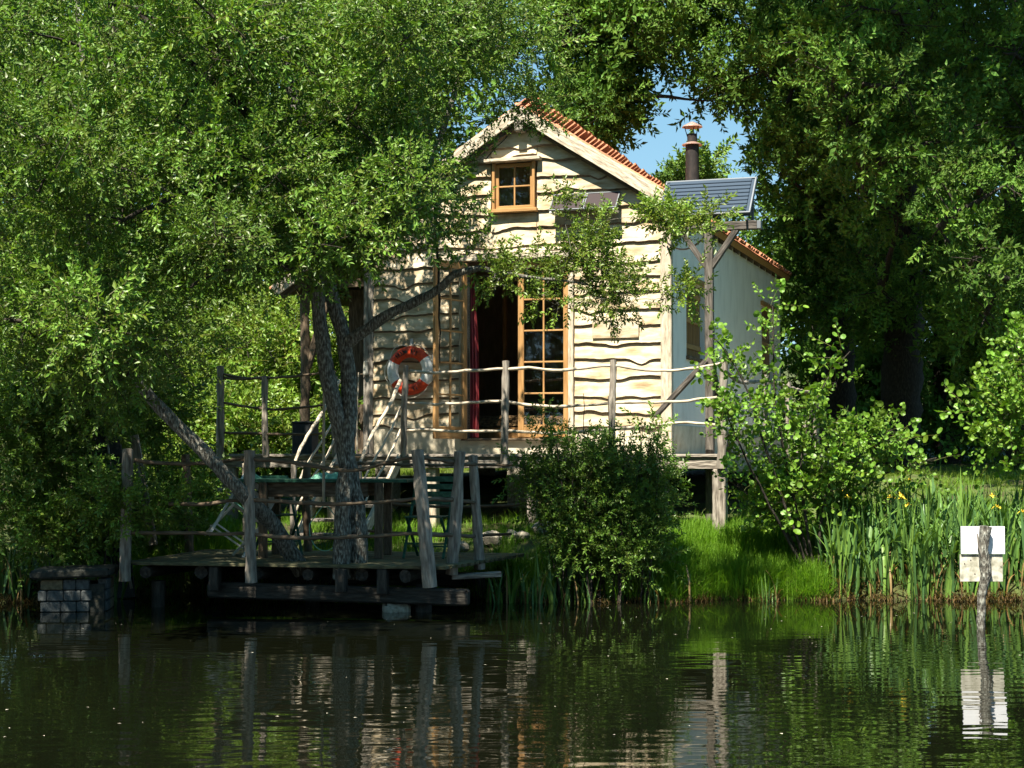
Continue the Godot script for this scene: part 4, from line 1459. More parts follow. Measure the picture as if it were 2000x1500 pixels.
func make_life_ring() -> void:
	var c := face(801, 724, 0.14)
	var top := face(801, 676, 0.14)
	var R := (top.y - c.y)
	var rad := R * 0.235
	var r := R - rad
	var o := thing("life_ring", "red and white life ring with rope hung on the cabin boards", "life ring", house * Transform3D(Basis(Vector3.BACK, 0.05), c))
	# top and bottom red, sides white
	part(o, "segment", arc_tube(r, rad, deg_to_rad(33), deg_to_rad(150), 0.72), M.ring_red).set_meta("label", "red quarter")
	part(o, "segment", arc_tube(r, rad, deg_to_rad(150), deg_to_rad(213), 0.72), M.ring_white)
	part(o, "segment", arc_tube(r, rad, deg_to_rad(213), deg_to_rad(322), 0.72), M.ring_red).set_meta("label", "red quarter")
	part(o, "segment", arc_tube(r, rad, deg_to_rad(322), deg_to_rad(393), 0.72), M.ring_white)
	# worn dark print round the upper and lower red quarters, too faded to read
	for e in [[62, 8], [70, 8], [78, 8], [104, 9], [112, 9], [121, 8], [129, 7], [248, 8], [256, 8], [284, 9], [293, 8]]:
		var a := deg_to_rad(e[0])
		var b := MB.new()
		var hgt := rad * 0.42
		b.box(Vector3(-0.006 - e[1] * 0.0009, -hgt, 0), Vector3(-0.002, hgt, 0.003))
		b.box(Vector3(0.004, -hgt * 0.9, 0), Vector3(0.006 + e[1] * 0.0009, hgt * rr(0.4, 1.0), 0.003))
		b.box(Vector3(-0.002, rr(-0.3, 0.3) * hgt, 0), Vector3(0.004, hgt * 0.7, 0.003))
		part(o, "worn_letter", b.mesh(), M.print, Transform3D(Basis(Vector3.BACK, a - PI / 2), Vector3(cos(a) * r, sin(a) * r, rad * 0.72 - 0.001)))
	var badge := MB.new()
	badge.lathe([Vector2(0.024, 0.0), Vector2(0.024, 0.006), Vector2(0.0, 0.008)], 12, Transform3D(Basis(Vector3.RIGHT, PI / 2), Vector3(-0.03, r, rad * 0.72)))
	part(o, "badge", badge.mesh(), M.dark_panel)
	# grab rope looping round the outside
	var loops := [[40, 88], [95, 145], [150, 215], [222, 318], [325, 392]]
	for e in loops:
		var pts := []
		var rs := []
		for k in 11:
			var t := k / 10.0
			var a := deg_to_rad(lerpf(e[0], e[1], t))
			var bulge := sin(PI * t) * (0.035 if e[0] != 95 else 0.05)
			pts.append(Vector3(cos(a), sin(a), 0) * (R + 0.003 + bulge) + Vector3(0, 0, 0.01))
			rs.append(0.006)
		var b := MB.new()
		b.tube(pts, rs, 5)
		part(o, "rope", b.mesh(), M.rope)
	part(o, "hook_plate", box_mesh(Vector3(0.045, 0.11, 0.012)), M.steel, move(Vector3(0.03, R + 0.05, -0.02)))
	part(o, "hook", box_mesh(Vector3(0.02, 0.03, 0.13)), M.steel, move(Vector3(0.03, R + 0.02, -0.07)))

func make_room_things() -> void:
	# red curtain gathered at the door jamb
	var a := face(913, 530, -0.10)
	var b := face(931, 856, -0.10)
	var cu := thing("red_curtain", "faded red curtain gathered in the open doorway", "curtain", house * move(Vector3(a.x + 0.01, b.y + 0.012, -0.17)))
	var m := MB.new()
	var w := b.x - a.x - 0.01
	var n := 22
	var rows := 14
	var h := a.y - b.y
	var g := []
	for j in rows + 1:
		var line := []
		var f := float(j) / rows
		var pinch := 1.0 - 0.35 * smoothstep(0.55, 1.0, f) + 0.12 * sin(f * 5.0)
		for i in n + 1:
			var t := float(i) / n
			line.append(Vector3(w * t * pinch, h * f, 0.035 * sin(t * 19.0 + f * 1.4) + 0.01 * sin(f * 9.0 + t * 5.0)))
		g.append(line)
	for j in rows:
		for i in n:
			m.quad(g[j][i], g[j][i + 1], g[j + 1][i + 1], g[j + 1][i])
	part(cu, "cloth", m.mesh(), M.curtain)
	# low bed under a shaggy brown cover
	var p := face(945, 835, -1.0)
	var bed := thing("low_bed", "low bed with shaggy brown cover inside the open doorway", "bed", house * move(Vector3(p.x - 0.5, face(945, 856).y, -1.75)))
	box_part(bed, "bed_frame", Vector3(0, 0, 0), Vector3(1.9, 0.16, 0.95), M.shutter)
	var cover := MB.new()
	var q := []
	for j in 11:
		var line := []
		for i in 19:
			var x := i / 18.0
			var z := j / 10.0
			var e := minf(minf(x, 1 - x) * 9.0, minf(z, 1 - z) * 6.0)
			line.append(Vector3(0.02 + 1.86 * x, 0.18 + 0.15 * smoothstep(0.0, 1.0, e) + rr(-0.012, 0.012), 0.02 + 0.91 * z + 0.02))
		q.append(line)
	for j in 10:
		for i in 18:
			cover.quad(q[j + 1][i], q[j + 1][i + 1], q[j][i + 1], q[j][i])
	part(bed, "cover", cover.mesh(), M.fur)
	# white lamp-like hook tag on the corner post
	var tg := face(717, 717, 0.10)
	var tag := thing("hanging_bottle", "small pale bottle-shaped object hanging on the porch corner post", "bottle", house * move(Vector3(tg.x - 0.02, tg.y - 0.12, 0.10)))
	var l := MB.new()
	l.lathe([Vector2(0.0, 0.0), Vector2(0.035, 0.01), Vector2(0.04, 0.03), Vector2(0.032, 0.19), Vector2(0.02, 0.21), Vector2(0.0, 0.215)], 12)
	part(tag, "bottle_body", l.mesh(), M.grey_board)
	part(tag, "perch", box_mesh(Vector3(0.14, 0.012, 0.012)), M.brown_x, move(Vector3(-0.02, 0.02, 0.0)))
	# stick standing on the terrace by the porch
	var br := house * on(house, 697, 886, 2, 0.45)
	br.y = DECK
	var bro := thing("thin_stick", "thin pale stick standing in the dark porch opening", "stick", move(br))
	pole(bro, "shaft", [Vector3(0, 0.0, 0), Vector3(0.0, 0.6, -0.05), Vector3(0.01, 1.15, -0.1)], 0.013, 0.010, M.pale_y, 0.003, 6, 0.05)
	# crate and dark tub seen between the stair rails
	var tp := house * on(house, 595, 886, 2, 0.9)
	tp.y = DECK
	var tub := thing("dark_box", "dark grey upright box on the terrace behind the stair rails", "box", Transform3D(Basis(Vector3.UP, -0.3), tp))
	box_part(tub, "case", Vector3(-0.14, 0.0, -0.12), Vector3(0.16, 0.42, 0.12), M.dark_panel, 0.01)
	box_part(tub, "cover", Vector3(-0.15, 0.42, -0.13), Vector3(0.17, 0.45, 0.13), M.dark_panel, 0.01)

func make_table() -> void:
	var a := at(432, 936, 18.35)
	var b := at(795, 936, 18.2)
	var l := a.distance_to(b)
	var top := a.y
	var x := (b - a).normalized()
	x.y = 0
	x = x.normalized()
	var fr := Transform3D(Basis(x, Vector3.UP, x.cross(Vector3.UP)), Vector3(a.x, LOW, a.z))
	var t := thing("garden_table", "long dark green garden table on the shaded lower landing", "table", fr)
	var h := top - LOW
	for k in 5:
		part(t, "top_board", box_mesh(Vector3(l, 0.035, 0.145), 0.004), M.green_paint, move(Vector3(l * 0.5, h - 0.018, -0.075 - k * 0.15)))
	for z in [-0.1, -0.66]:
		part(t, "apron", box_mesh(Vector3(l - 0.9, 0.16, 0.03)), M.brown_x, move(Vector3(l * 0.5, h - 0.117, z)))
	for ex in [0.47, l - 0.32]:
		for z in [-0.1, -0.66]:
			part(t, "leg", box_mesh(Vector3(0.09, h - 0.037, 0.09), 0.006), M.brown_y, move(Vector3(ex, (h - 0.037) * 0.5, z - 0.062 if z < -0.3 else z + 0.062)))
	# crumpled cloth
	var c := thing("mint_cloth", "crumpled mint green cloth lying on the garden table", "cloth", fr * move(Vector3(0.92, h, -0.25)))
	var m := MB.new()
	var f := FastNoiseLite.new()
	f.seed = 5
	f.frequency = 3.0
	var g := []
	for j in 9:
		var line := []
		for i in 15:
			var u := i / 14.0
			var v := j / 8.0
			var e := minf(minf(u, 1 - u), minf(v, 1 - v)) * 6.0
			line.append(Vector3(u * 0.44, 0.003 + clampf(e, 0, 1) * (0.03 + 0.05 * u + 0.045 * f.get_noise_2d(u * 1.3, v)), -v * 0.3))
		g.append(line)
	for j in 8:
		for i in 14:
			m.quad(g[j][i], g[j][i + 1], g[j + 1][i + 1], g[j + 1][i])
	part(c, "fabric", m.mesh(), M.mint)
	# folding chairs at the table
	folding_chair(Transform3D(Basis(Vector3.UP, -0.25), flat(at(838, 1088, 18.45))), M.green_paint, M.green_paint, "dark green folding chair at the table end beside the log railing", false)
	folding_chair(Transform3D(Basis(Vector3.UP, 0.5), flat(at(540, 1083, 18.95))), M.green_paint, M.green_paint, "dark green folding chair behind the table and the leaning trunk", false)
	var tip := Transform3D(Basis(Vector3.UP, 0.35) * Basis(Vector3.BACK, -0.62), flat(at(425, 1086, 18.6)) + Vector3(0.05, 0.12, 0))
	folding_chair(tip, M.white_paint, M.mint, "white slatted folding chair tipped over on the lower landing", true)

func flat(p: Vector3) -> Vector3:
	return Vector3(p.x, LOW, p.z)

func folding_chair(t: Transform3D, m1: Material, m2: Material, label: String, wide: bool) -> void:
	var o := thing("folding_chair", label, "chair", t, "folding chairs on the lower landing")
	var w := 0.46
	for s in [-0.5, 0.5]:
		beam(o, "leg", Vector3(s * w, 0.0, 0.22), Vector3(s * w, 0.88, -0.26), 0.03, 0.02, Vector3(1, 0, 0), m1)
		beam(o, "leg", Vector3(s * (w - 0.06), 0.0, -0.22), Vector3(s * (w - 0.06), 0.45, 0.20), 0.03, 0.02, Vector3(1, 0, 0), m1)
	for k in 6:
		beam(o, "seat_slat", Vector3(-w * 0.46, 0.46, 0.22 - k * 0.075), Vector3(w * 0.46, 0.46, 0.22 - k * 0.075), 0.058, 0.014, Vector3(0, 0, 1), m2 if k == 0 else m1)
	for k in 4:
		var f := 0.62 + k * 0.085
		beam(o, "back_slat", Vector3(-w * 0.5, f, lerpf(0.22, -0.26, f / 0.88) + 0.016), Vector3(w * 0.5, f, lerpf(0.22, -0.26, f / 0.88) + 0.016), 0.062, 0.014, Vector3.UP, m2 if k == 3 else m1)
	for e in [[0.16, 0.132], [0.12, -0.108]]:
		beam(o, "crossbar", Vector3(-w * 0.5, e[0], e[1]), Vector3(w * 0.5, e[0], e[1]), 0.02, 0.02, Vector3.UP, m1)

func make_net() -> void:
	# landing net, head down, its pole leaning on the trunk
	var p := at(640, 1000, 17.75)
	var o := thing("landing_net", "fishing landing net with long wooden pole standing head down by the trunk", "net", move(Vector3(p.x, LOW, p.z)))
	var top := at(633, 650, 17.7) - o.position
	var neck := at(632, 985, 17.75) - o.position
	pole(o, "pole", [neck, neck.lerp(top, 0.5), top], 0.016, 0.014, M.pale_y, 0.001, 7, 0.03)
	var b := MB.new()
	var pts := []
	var rs := []
	var cx := neck + Vector3(0.02, -0.26, 0)
	for k in 33:
		var a := PI * 0.5 + TAU * k / 32.0
		var sq := 0.17 if sin(a) < 0.2 else lerpf(0.17, 0.03, (sin(a) - 0.2) / 0.8)
		pts.append(cx + Vector3(cos(a) * 0.17 if sin(a) < 0.2 else signf(cos(a)) * sq * (1.0 if absf(cos(a)) > 0.02 else 0.0), sin(a) * 0.24, 0.02))
		rs.append(0.006)
	b.tube(pts, rs, 5, false)
	part(o, "hoop", b.mesh(), M.mint)
	var net := MB.new()
	for k in 9:
		for s in [-1.0, 1.0]:
			var q := []
			var qr := []
			for i in 7:
				var t := i / 6.0
				var u := (k / 8.0 - 0.5) * 0.30
				q.append(cx + Vector3(u + s * 0.09 * (t - 0.5), lerpf(0.1, -0.22, t), 0.02 - 0.14 * sin(PI * t) * (1 - pow(absf(u) / 0.17, 2))))
				qr.append(0.0016)
			net.tube(q, qr, 3, false)
	part(o, "mesh_bag", net.mesh(), M.green_paint)

func make_left_things() -> void:
	# box of stacked grey blocks with a dark lid, standing in the water
	var a := hit_y(78, 1196, 0.0)
	var b := hit_y(172, 1196, 0.0)
	var w := b.x - a.x
	var fr := Transform3D(Basis(Vector3.UP, 0.10), Vector3(a.x, -0.05, a.z))
	var bx := thing("block_box", "low box of grey blocks with dark mossy lid standing in the pond", "box", fr)
	var core := MB.new()
	core.box(Vector3(0.03, -0.2, -0.55), Vector3(w + 0.15, 0.34, -0.03))
	part(bx, "core", core.mesh(), M.lid)
	var k := 0
	for row in 3:
		var y := 0.05 + row * 0.115
		var x := 0.0 + (0.0 if row != 1 else -0.025)
		var end := w + (0.0 if row != 1 else 0.025)
		var n := 3 if row != 1 else 4
		for i in n:
			var cuts: Array = [[0.0, 0.42, 0.74, 1.0], [0.0, 0.17, 0.48, 0.8, 1.0], [0.0, 0.46, 0.72, 1.0]][row]
			var xa := lerpf(x, end, cuts[i]) + 0.003
			var xb := lerpf(x, end, cuts[i + 1]) - 0.003
			part(bx, "block", box_mesh(Vector3(xb - xa, 0.107, 0.10), 0.008), M.block_tan if row == 2 and i == 0 else M.block, move(Vector3((xa + xb) * 0.5, y + 0.055, -0.05 + (0.012 if row == 1 else 0.0))))
		for i in 2:
			part(bx, "block", box_mesh(Vector3(0.10, 0.107, 0.25), 0.008), M.block_tan if i else M.block, Transform3D(Basis(Vector3.UP, 0.0), Vector3(w + 0.125, y + 0.055, -0.2 - i * 0.258)))
	part(bx, "lid", box_mesh(Vector3(w + 0.32, 0.09, 0.72), 0.02), M.lid, Transform3D(Basis(Vector3.BACK, 0.03), Vector3(w * 0.5 + 0.06, 0.455, -0.27)))
	# planks and a dark panel leaning among the bushes behind the landing
	var p := at(228, 1010, 18.9)
	var g := ground(p.x, 18.9)
	var dp := thing("leaning_sheet", "dark grey sheet leaning upright among the bushes beside the landing", "panel", Transform3D(Basis(Vector3.BACK, 0.10), Vector3(p.x, maxf(g, 0.0), p.z)))
	box_part(dp, "sheet", Vector3(-0.19, 0.0, -0.02), Vector3(0.22, (at(228, 825, 18.9).y - maxf(g, 0.0)), 0.02), M.dark_panel)
	pole(dp, "stake", [Vector3(0.2, 0.1, 0.05), Vector3(0.06, 1.95, 0.05)], 0.018, 0.014, M.grey_y)
	var q0 := at(300, 1065, 18.8)
	var q1 := at(262, 850, 18.9)
	var pl := thing("leaning_plank", "weathered grey plank leaning behind the corner post of the landing", "plank", move(q0))
	beam(pl, "board", Vector3.ZERO, q1 - q0, 0.10, 0.03, Vector3(1, 0, 0.2), M.grey_x, 0.006)
	# stone footing in the water under the deck edge
	var f := hit_y(772, 1197, 0.0)
	var ft := thing("footing_block", "wet stone footing block in the water under the landing", "block", Transform3D(Basis(Vector3.UP, 0.2), Vector3(f.x, -0.1, f.z - 0.15)))
	box_part(ft, "block_body", Vector3(-0.14, -0.3, -0.12), Vector3(0.14, 0.2, 0.12), M.stone, 0.03)

# ------------------------------------------------------------------ sign on a stake in the pond
func make_sign() -> void:
	var foot := hit_y(1916, 1226, 0.0)
	var d := -foot.z
	var s := thing("pond_sign", "white and grey blank boards nailed to a rough stake in the pond", "sign", move(foot))
	pole(s, "stake", [Vector3(0, -0.5, 0), at(1917, 1180, d) - foot, at(1926, 1110, d) - foot, at(1920, 1075, d) - foot, at(1926, 1028, d) - foot], 0.034, 0.055, M.bark, 0.004, 12, 0.14)
	pole(s, "snag", [at(1918, 1090, d - 0.02) - foot, at(1911, 1062, d - 0.05) - foot, at(1909, 1042, d - 0.05) - foot], 0.014, 0.006, M.grey_y, 0.002, 6)
	var z := -0.085
	var a := at(1876, 1028, d + 0.09) - foot
	var b := at(1962, 1082, d + 0.09) - foot
	box_part(s, "white_board", Vector3(a.x, b.y, z - 0.008), Vector3(b.x, a.y, z + 0.012), M.white_board, 0.002)
	var c := at(1875, 1083, d + 0.09) - foot
	var e := at(1959, 1136, d + 0.09) - foot
	box_part(s, "grey_board", Vector3(c.x, e.y, z - 0.022), Vector3(e.x, c.y - 0.001, z - 0.006), M.grey_board, 0.002)
	for n in [[1896, 1094], [1884, 1101], [1904, 1121], [1955, 1107]]:
		var p := at(n[0], n[1], d + 0.09) - foot
		var nb := MB.new()
		nb.lathe([Vector2(0.006, 0.0), Vector2(0.005, 0.004), Vector2(0.0, 0.005)], 8, Transform3D(Basis(Vector3.RIGHT, PI / 2), Vector3(p.x, p.y, z - 0.006)))
		part(s, "nail", nb.mesh(), M.print)

# ------------------------------------------------------------------ leaves, sprigs, crowns
func leaf(b: MB, p: Vector3, dir: Vector3, nrm: Vector3, l: float, w: float, fold: float, curl: float, wide_at := 0.45) -> void:
	dir = dir.normalized()
	var side := dir.cross(nrm).normalized()
	var up := side.cross(dir)
	var m := p + dir * l * wide_at - up * fold * w * 0.5
	var tip := p + dir * l - up * curl * l
	var a := p + dir * l * wide_at + side * w * 0.5
	var c := p + dir * l * wide_at - side * w * 0.5
	b.tri(p, a, m)
	b.tri(p, m, c)
	b.tri(a, tip, m)
	b.tri(m, tip, c)

# broad round leaf, eight faces
func round_leaf(b: MB, p: Vector3, dir: Vector3, nrm: Vector3, l: float, fold: float) -> void:
	dir = dir.normalized()
	var side := dir.cross(nrm).normalized()
	var up := side.cross(dir)
	var q0 := p + dir * l * 0.15
	var m := p + dir * l * 0.6 - up * fold * l * 0.18
	var rim := []
	for e in [[0.15, 0.0], [0.32, 0.33], [0.66, 0.43], [0.95, 0.22], [0.98, 0.0], [0.95, -0.22], [0.66, -0.43], [0.32, -0.33]]:
		rim.append(p + dir * l * e[0] + side * l * e[1] + up * fold * l * 0.16 * absf(e[1]))
	for i in 8:
		b.tri(m, rim[(i + 1) % 8], rim[i])
	b.tri(p - side * 0.002, p + side * 0.002, q0)

func sprig(l: float, n: int, ll: float, lw: float, spread: float, droop: float, round := false) -> ArrayMesh:
	var b := MB.new()
	b.colored = true
	b.tint = Color(0.75, 0.42, 0.7)
	var pts := []
	var rs := []
	var bend := rr(-0.25, 0.25)
	for k in 5:
		var f := k / 4.0
		pts.append(Vector3(bend * f * f * l, l * f * (1.0 - 0.25 * droop * f), -droop * 0.5 * l * f * f))
		rs.append(lerpf(0.012, 0.004, f) * l * 0.9)
	b.tube(pts, rs, 3, false)
	for i in n:
		var f := lerpf(0.12, 1.0, (i + rr(0.0, 0.9)) / n)
		var k := f * 4.0
		var j := mini(int(k), 3)
		var p: Vector3 = pts[j].lerp(pts[j + 1], k - j)
		var a := i * 2.4 + rr(-0.5, 0.5)
		var along: Vector3 = (pts[j + 1] - pts[j]).normalized()
		var out := Vector3(cos(a), 0, sin(a))
		var d := (along * lerpf(1.0 - spread, 0.9, f * f) + out * spread + Vector3(0, rr(-0.2, 0.25), 0)).normalized()
		var nn := (Vector3.BACK + rv() * 0.8).normalized()
		var g := rr(0.78, 1.18)
		b.tint = Color(g * rr(0.85, 1.3), g, g * rr(0.8, 1.2))
		var s := rr(0.55, 1.25)
		if round:
			round_leaf(b, p, d, nn, ll * s, rr(0.2, 1.0))
		else:
			leaf(b, p, d, nn, ll * s, lw * s, rr(0.3, 0.9), rr(0.0, 0.3))
	return b.mesh()

# clumps: [centre, radius, sprigs, colour, flatten]
func crown(parent: Node3D, meshes: Array, mat: Material, clumps: Array, scale := 1.0, called := "crown", up_bias := 0.35) -> void:
	var places := []
	for m in meshes:
		places.append([])
	var inv := parent.transform.affine_inverse()
	var sun_side := Vector3(0, 0, 0)
	for c in clumps:
		var r: float = c[1]
		var cs := rr(0.78, 1.25)
		for i in c[2]:
			var o := rv()
			var q := pow(rng.randf(), 0.45)
			var p: Vector3 = c[0] + o * r * q * Vector3(1, c[4], 1)
			var d := (o * (0.35 + 0.5 * q) + Vector3.UP * up_bias + rv() * 0.6).normalized()
			# leaves turn their faces to the light
			var x := d.cross(to_sun * 0.8 + Vector3.UP * 0.25 + rv() * 0.55).normalized()
			var s := scale * cs * rr(0.75, 1.25)
			var g := rr(0.82, 1.2)
			var col: Color = c[3]
			places[rng.randi() % meshes.size()].append([inv * Transform3D(Basis(x, d, x.cross(d)) * s, p), Color(col.r * g * rr(0.92, 1.1), col.g * g, col.b * g)])
	for k in meshes.size():
		if not places[k].is_empty():
			scatter(parent, called, meshes[k], mat, places[k]).set_meta("kind", "stuff")

# clumps inside an ellipse of the photo, between two distances
func puffs(cx: float, cy: float, rx: float, ry: float, n: int, d0: float, d1: float, r: float, per: int, col: Color, flat_ := 0.8) -> Array:
	var out := []
	for i in n:
		var a := rr(0, TAU)
		var q := sqrt(rng.randf())
		var d := rr(d0, d1)
		var g := rr(0.7, 1.3)
		out.append([at(cx + cos(a) * q * rx, cy + sin(a) * q * ry, d), r * rr(0.6, 1.35), per, Color(col.r * g, col.g * g, col.b * g), flat_])
	return out

# grow branches from a skeleton of points out to the clumps
func branches(parent: Node3D, skeleton: Array, clumps: Array, r0: float, mat: Material) -> void:
	var b := MB.new()
	var sk := skeleton.duplicate()
	var order := clumps.duplicate()
	var root: Vector3 = skeleton[0]
	order.sort_custom(func(p, q): return (p[0] as Vector3).distance_squared_to(root) < (q[0] as Vector3).distance_squared_to(root))
	var inv := parent.transform.affine_inverse()
	for c in order:
		var goal: Vector3 = c[0]
		var best: Vector3 = sk[0]
		var bd := 1e9
		for s in sk:
			var e: float = (s as Vector3).distance_to(goal) + maxf(0.0, (s as Vector3).y - goal.y) * 0.7
			if e < bd:
				bd = e
				best = s
		var l := best.distance_to(goal)
		if l < 0.05:
			continue
		var pts := []
		var rs := []
		var mid := best.lerp(goal, 0.5) + Vector3(rr(-1, 1), rr(-0.2, 0.9), rr(-1, 1)) * l * 0.13
		var n := 6
		for i in n + 1:
			var t := float(i) / n
			var p := best * (1 - t) * (1 - t) + mid * 2.0 * t * (1 - t) + goal * t * t
			if i > 0 and i < n:
				p += rv() * l * 0.02
			pts.append(inv * p)
			rs.append(lerpf(r0 * clampf(l, 0.4, 1.3), r0 * 0.2, t))
			if i > 1 and i % 2 == 0:
				sk.append(p)
		b.tube(pts, rs, 5, false)
		# a few bare twigs
		for k in 3:
			var s: Vector3 = goal + rv() * c[1] * 0.3
			var e: Vector3 = goal + rv() * c[1] * 1.1
			b.tube([inv * s, inv * (s.lerp(e, 0.5) + rv() * 0.03), inv * e], [r0 * 0.22, r0 * 0.18, r0 * 0.08], 3, false)
	if not b.v.is_empty():
		part(parent, "branches", b.mesh(), mat).set_meta("kind", "stuff")

func limb(parent: Node3D, called: String, pts: Array, radii: Array, mat: Material, rough := 0.1) -> Array:
	# smooth tapering limb through world points; returns the points for the skeleton
	var inv := parent.transform.affine_inverse()
	var cu := Curve3D.new()
	for i in pts.size():
		var t := Vector3()
		if i > 0 and i < pts.size() - 1:
			t = ((pts[i + 1] as Vector3) - (pts[i - 1] as Vector3)) * 0.2
		cu.add_point(pts[i], -t, t)
	var total := cu.get_baked_length()
	var n := maxi(6, int(total / 0.16))
	var ps := []
	var rs := []
	var sk := []
	for i in n + 1:
		var f := float(i) / n
		var p := cu.sample_baked(total * f, true)
		var k := f * (radii.size() - 1)
		var j := mini(int(k), radii.size() - 2)
		ps.append(inv * (p + (rv() * 0.008 if i > 0 else Vector3())))
		rs.append(lerpf(radii[j], radii[j + 1], k - j) * rr(0.93, 1.07))
		sk.append(p)
	var b := MB.new()
	b.tube(ps, rs, 12, true, rough, rng.randi() % 999)
	part(parent, called, b.mesh(), mat)
	return sk

func pts3(list: Array) -> Array:
	var o := []
	for e in list:
		o.append(at(e[0], e[1], e[2]))
	return o

# ------------------------------------------------------------------ the tree that grows through the landing
func make_deck_tree() -> void:
	var sm := []
	for k in 4:
		sm.append(sprig(0.31, 18, 0.058, 0.027, 0.75, rr(0.0, 0.5)))
	M.sprig_small = sm
	var base := at(680, 1100, 17.45)
	base.y = 0.35
	var t := thing("willow_tree", "big leafy tree with lichened twin trunk growing through the lower landing", "tree", move(base))
	var sk := []
	sk += limb(t, "trunk", pts3([[700, 1130, 17.6], [697, 1060, 17.6], [690, 960, 17.6], [670, 860, 17.55], [650, 780, 17.4], [632, 690, 17.4], [620, 560, 17.3], [612, 480, 17.2], [600, 330, 17.0], [560, 120, 16.8], [520, -120, 16.8]]), [0.120, 0.108, 0.096, 0.084, 0.076, 0.072, 0.064, 0.060, 0.052, 0.036, 0.024], M.bark, 0.12)
	sk += limb(t, "trunk", pts3([[668, 1130, 17.4], [668, 1020, 17.4], [676, 900, 17.45], [682, 800, 17.5], [676, 690, 17.5], [655, 600, 17.5], [640, 520, 17.5], [650, 400, 17.6], [700, 250, 17.8], [760, 60, 18.0], [790, -140, 18.2]]), [0.096, 0.088, 0.084, 0.080, 0.072, 0.064, 0.060, 0.052, 0.044, 0.032, 0.024], M.bark, 0.12)
	sk += limb(t, "trunk", pts3([[590, 1118, 17.95], [562, 1072, 17.85], [520, 1010, 17.6], [460, 950, 17.3], [410, 895, 17.25], [350, 835, 17.2], [290, 770, 17.1], [220, 650, 16.9], [180, 480, 16.7], [170, 250, 16.5], [150, 0, 16.5]]), [0.098, 0.085, 0.076, 0.068, 0.066, 0.063, 0.060, 0.051, 0.043, 0.034, 0.025], M.bark, 0.12)
	# the bough that reaches across the cabin front
	var bough := limb(t, "bough", pts3([[676, 672, 17.5], [720, 640, 17.4], [770, 608, 17.3], [820, 585, 17.2], [862, 560, 17.1], [890, 535, 17.0], [940, 525, 16.9], [1010, 540, 16.9], [1080, 545, 16.9], [1180, 560, 16.9]]), [0.075, 0.062, 0.055, 0.048, 0.04, 0.032, 0.024, 0.016, 0.012, 0.008], M.bark, 0.1)
	sk += limb(t, "bough", pts3([[640, 500, 17.4], [700, 420, 17.2], [790, 370, 17.3], [850, 290, 17.6], [900, 150, 18.0], [960, 20, 18.4]]), [0.06, 0.05, 0.04, 0.035, 0.025, 0.015], M.bark, 0.1)
	sk += limb(t, "bough", pts3([[610, 450, 17.2], [540, 300, 16.6], [440, 180, 16.2], [330, 90, 16.0], [240, -20, 16.0]]), [0.07, 0.055, 0.045, 0.035, 0.02], M.bark_dark, 0.1)
	sk += limb(t, "bough", pts3([[600, 400, 17.1], [480, 330, 15.9], [350, 380, 15.2], [240, 430, 14.9]]), [0.05, 0.04, 0.03, 0.018], M.bark_dark, 0.1)
	sk += limb(t, "bough", pts3([[620, 560, 17.3], [560, 520, 16.4], [460, 520, 15.6], [370, 560, 15.3]]), [0.045, 0.036, 0.026, 0.015], M.bark_dark, 0.1)
	# a bare stem hanging in front of the boards
	limb(t, "hanging_stem", pts3([[838, 230, 17.6], [846, 340, 17.6], [852, 440, 17.6], [857, 560, 17.6], [860, 710, 17.6]]), [0.022, 0.020, 0.016, 0.012, 0.006], M.bark_dark, 0.05)
	var g := Color(0.118, 0.214, 0.03)
	var cl := []
	cl += puffs(180, 110, 330, 230, 34, 14.0, 18.6, 0.42, 56, g, 0.6)
	cl += puffs(200, 420, 330, 200, 36, 13.6, 17.8, 0.42, 56, g, 0.6)
	cl += puffs(180, 640, 220, 110, 20, 14.4, 18.4, 0.40, 56, g, 0.6)
	cl += puffs(620, 110, 250, 190, 28, 14.4, 18.0, 0.42, 54, g, 0.6)
	cl += puffs(600, 350, 210, 150, 27, 14.0, 17.6, 0.42, 56, g, 0.6)
	cl += puffs(570, 500, 140, 40, 8, 14.8, 17.0, 0.26, 44, g)
	cl += puffs(880, 70, 190, 95, 20, 16.0, 18.2, 0.38, 46, g)
	cl += puffs(715, 280, 75, 150, 11, 15.8, 17.6, 0.32, 44, g)
	cl += puffs(725, 440, 65, 50, 5, 16.0, 17.4, 0.22, 26, g)
	# unseen clumps beyond the frame, added to shade the landing and block box
	cl += puffs(-260, 260, 170, 380, 22, 13.8, 17.5, 0.5, 52, g)
	branches(t, sk, cl, 0.02, M.bark_dark)
	crown(t, sm, M.leaf, cl)
	# looser leaves over the gable and along the bough
	var lo := []
	lo += puffs(890, 310, 70, 120, 12, 16.6, 18.0, 0.22, 9, g)
	lo += puffs(1010, 205, 80, 45, 8, 17.0, 18.0, 0.22, 14, g)
	lo += puffs(880, 470, 70, 40, 7, 16.4, 17.4, 0.2, 12, g)
	branches(t, sk, lo, 0.010, M.bark_dark)
	crown(t, sm, M.leaf, lo, 0.85)
	var bo := []
	var g2 := Color(0.145, 0.23, 0.03)
	bo += puffs(1110, 545, 110, 55, 15, 16.5, 17.3, 0.2, 13, g2)
	bo += puffs(1165, 490, 70, 38, 9, 16.6, 17.2, 0.17, 14, g2)
	bo += puffs(985, 530, 50, 35, 6, 16.6, 17.2, 0.18, 12, g2)
	bo += puffs(1215, 572, 75, 40, 8, 16.6, 17.2, 0.18, 10, g2)
	bo += puffs(1310, 440, 38, 22, 6, 16.7, 17.1, 0.12, 22, g2)
	bo += puffs(1385, 432, 26, 12, 3, 16.7, 17.0, 0.09, 14, g2)
	bo += puffs(1165, 432, 45, 10, 4, 16.6, 17.0, 0.09, 10, g2)
	bo += puffs(1105, 388, 6, 8, 2, 16.7, 16.9, 0.06, 9, g2)
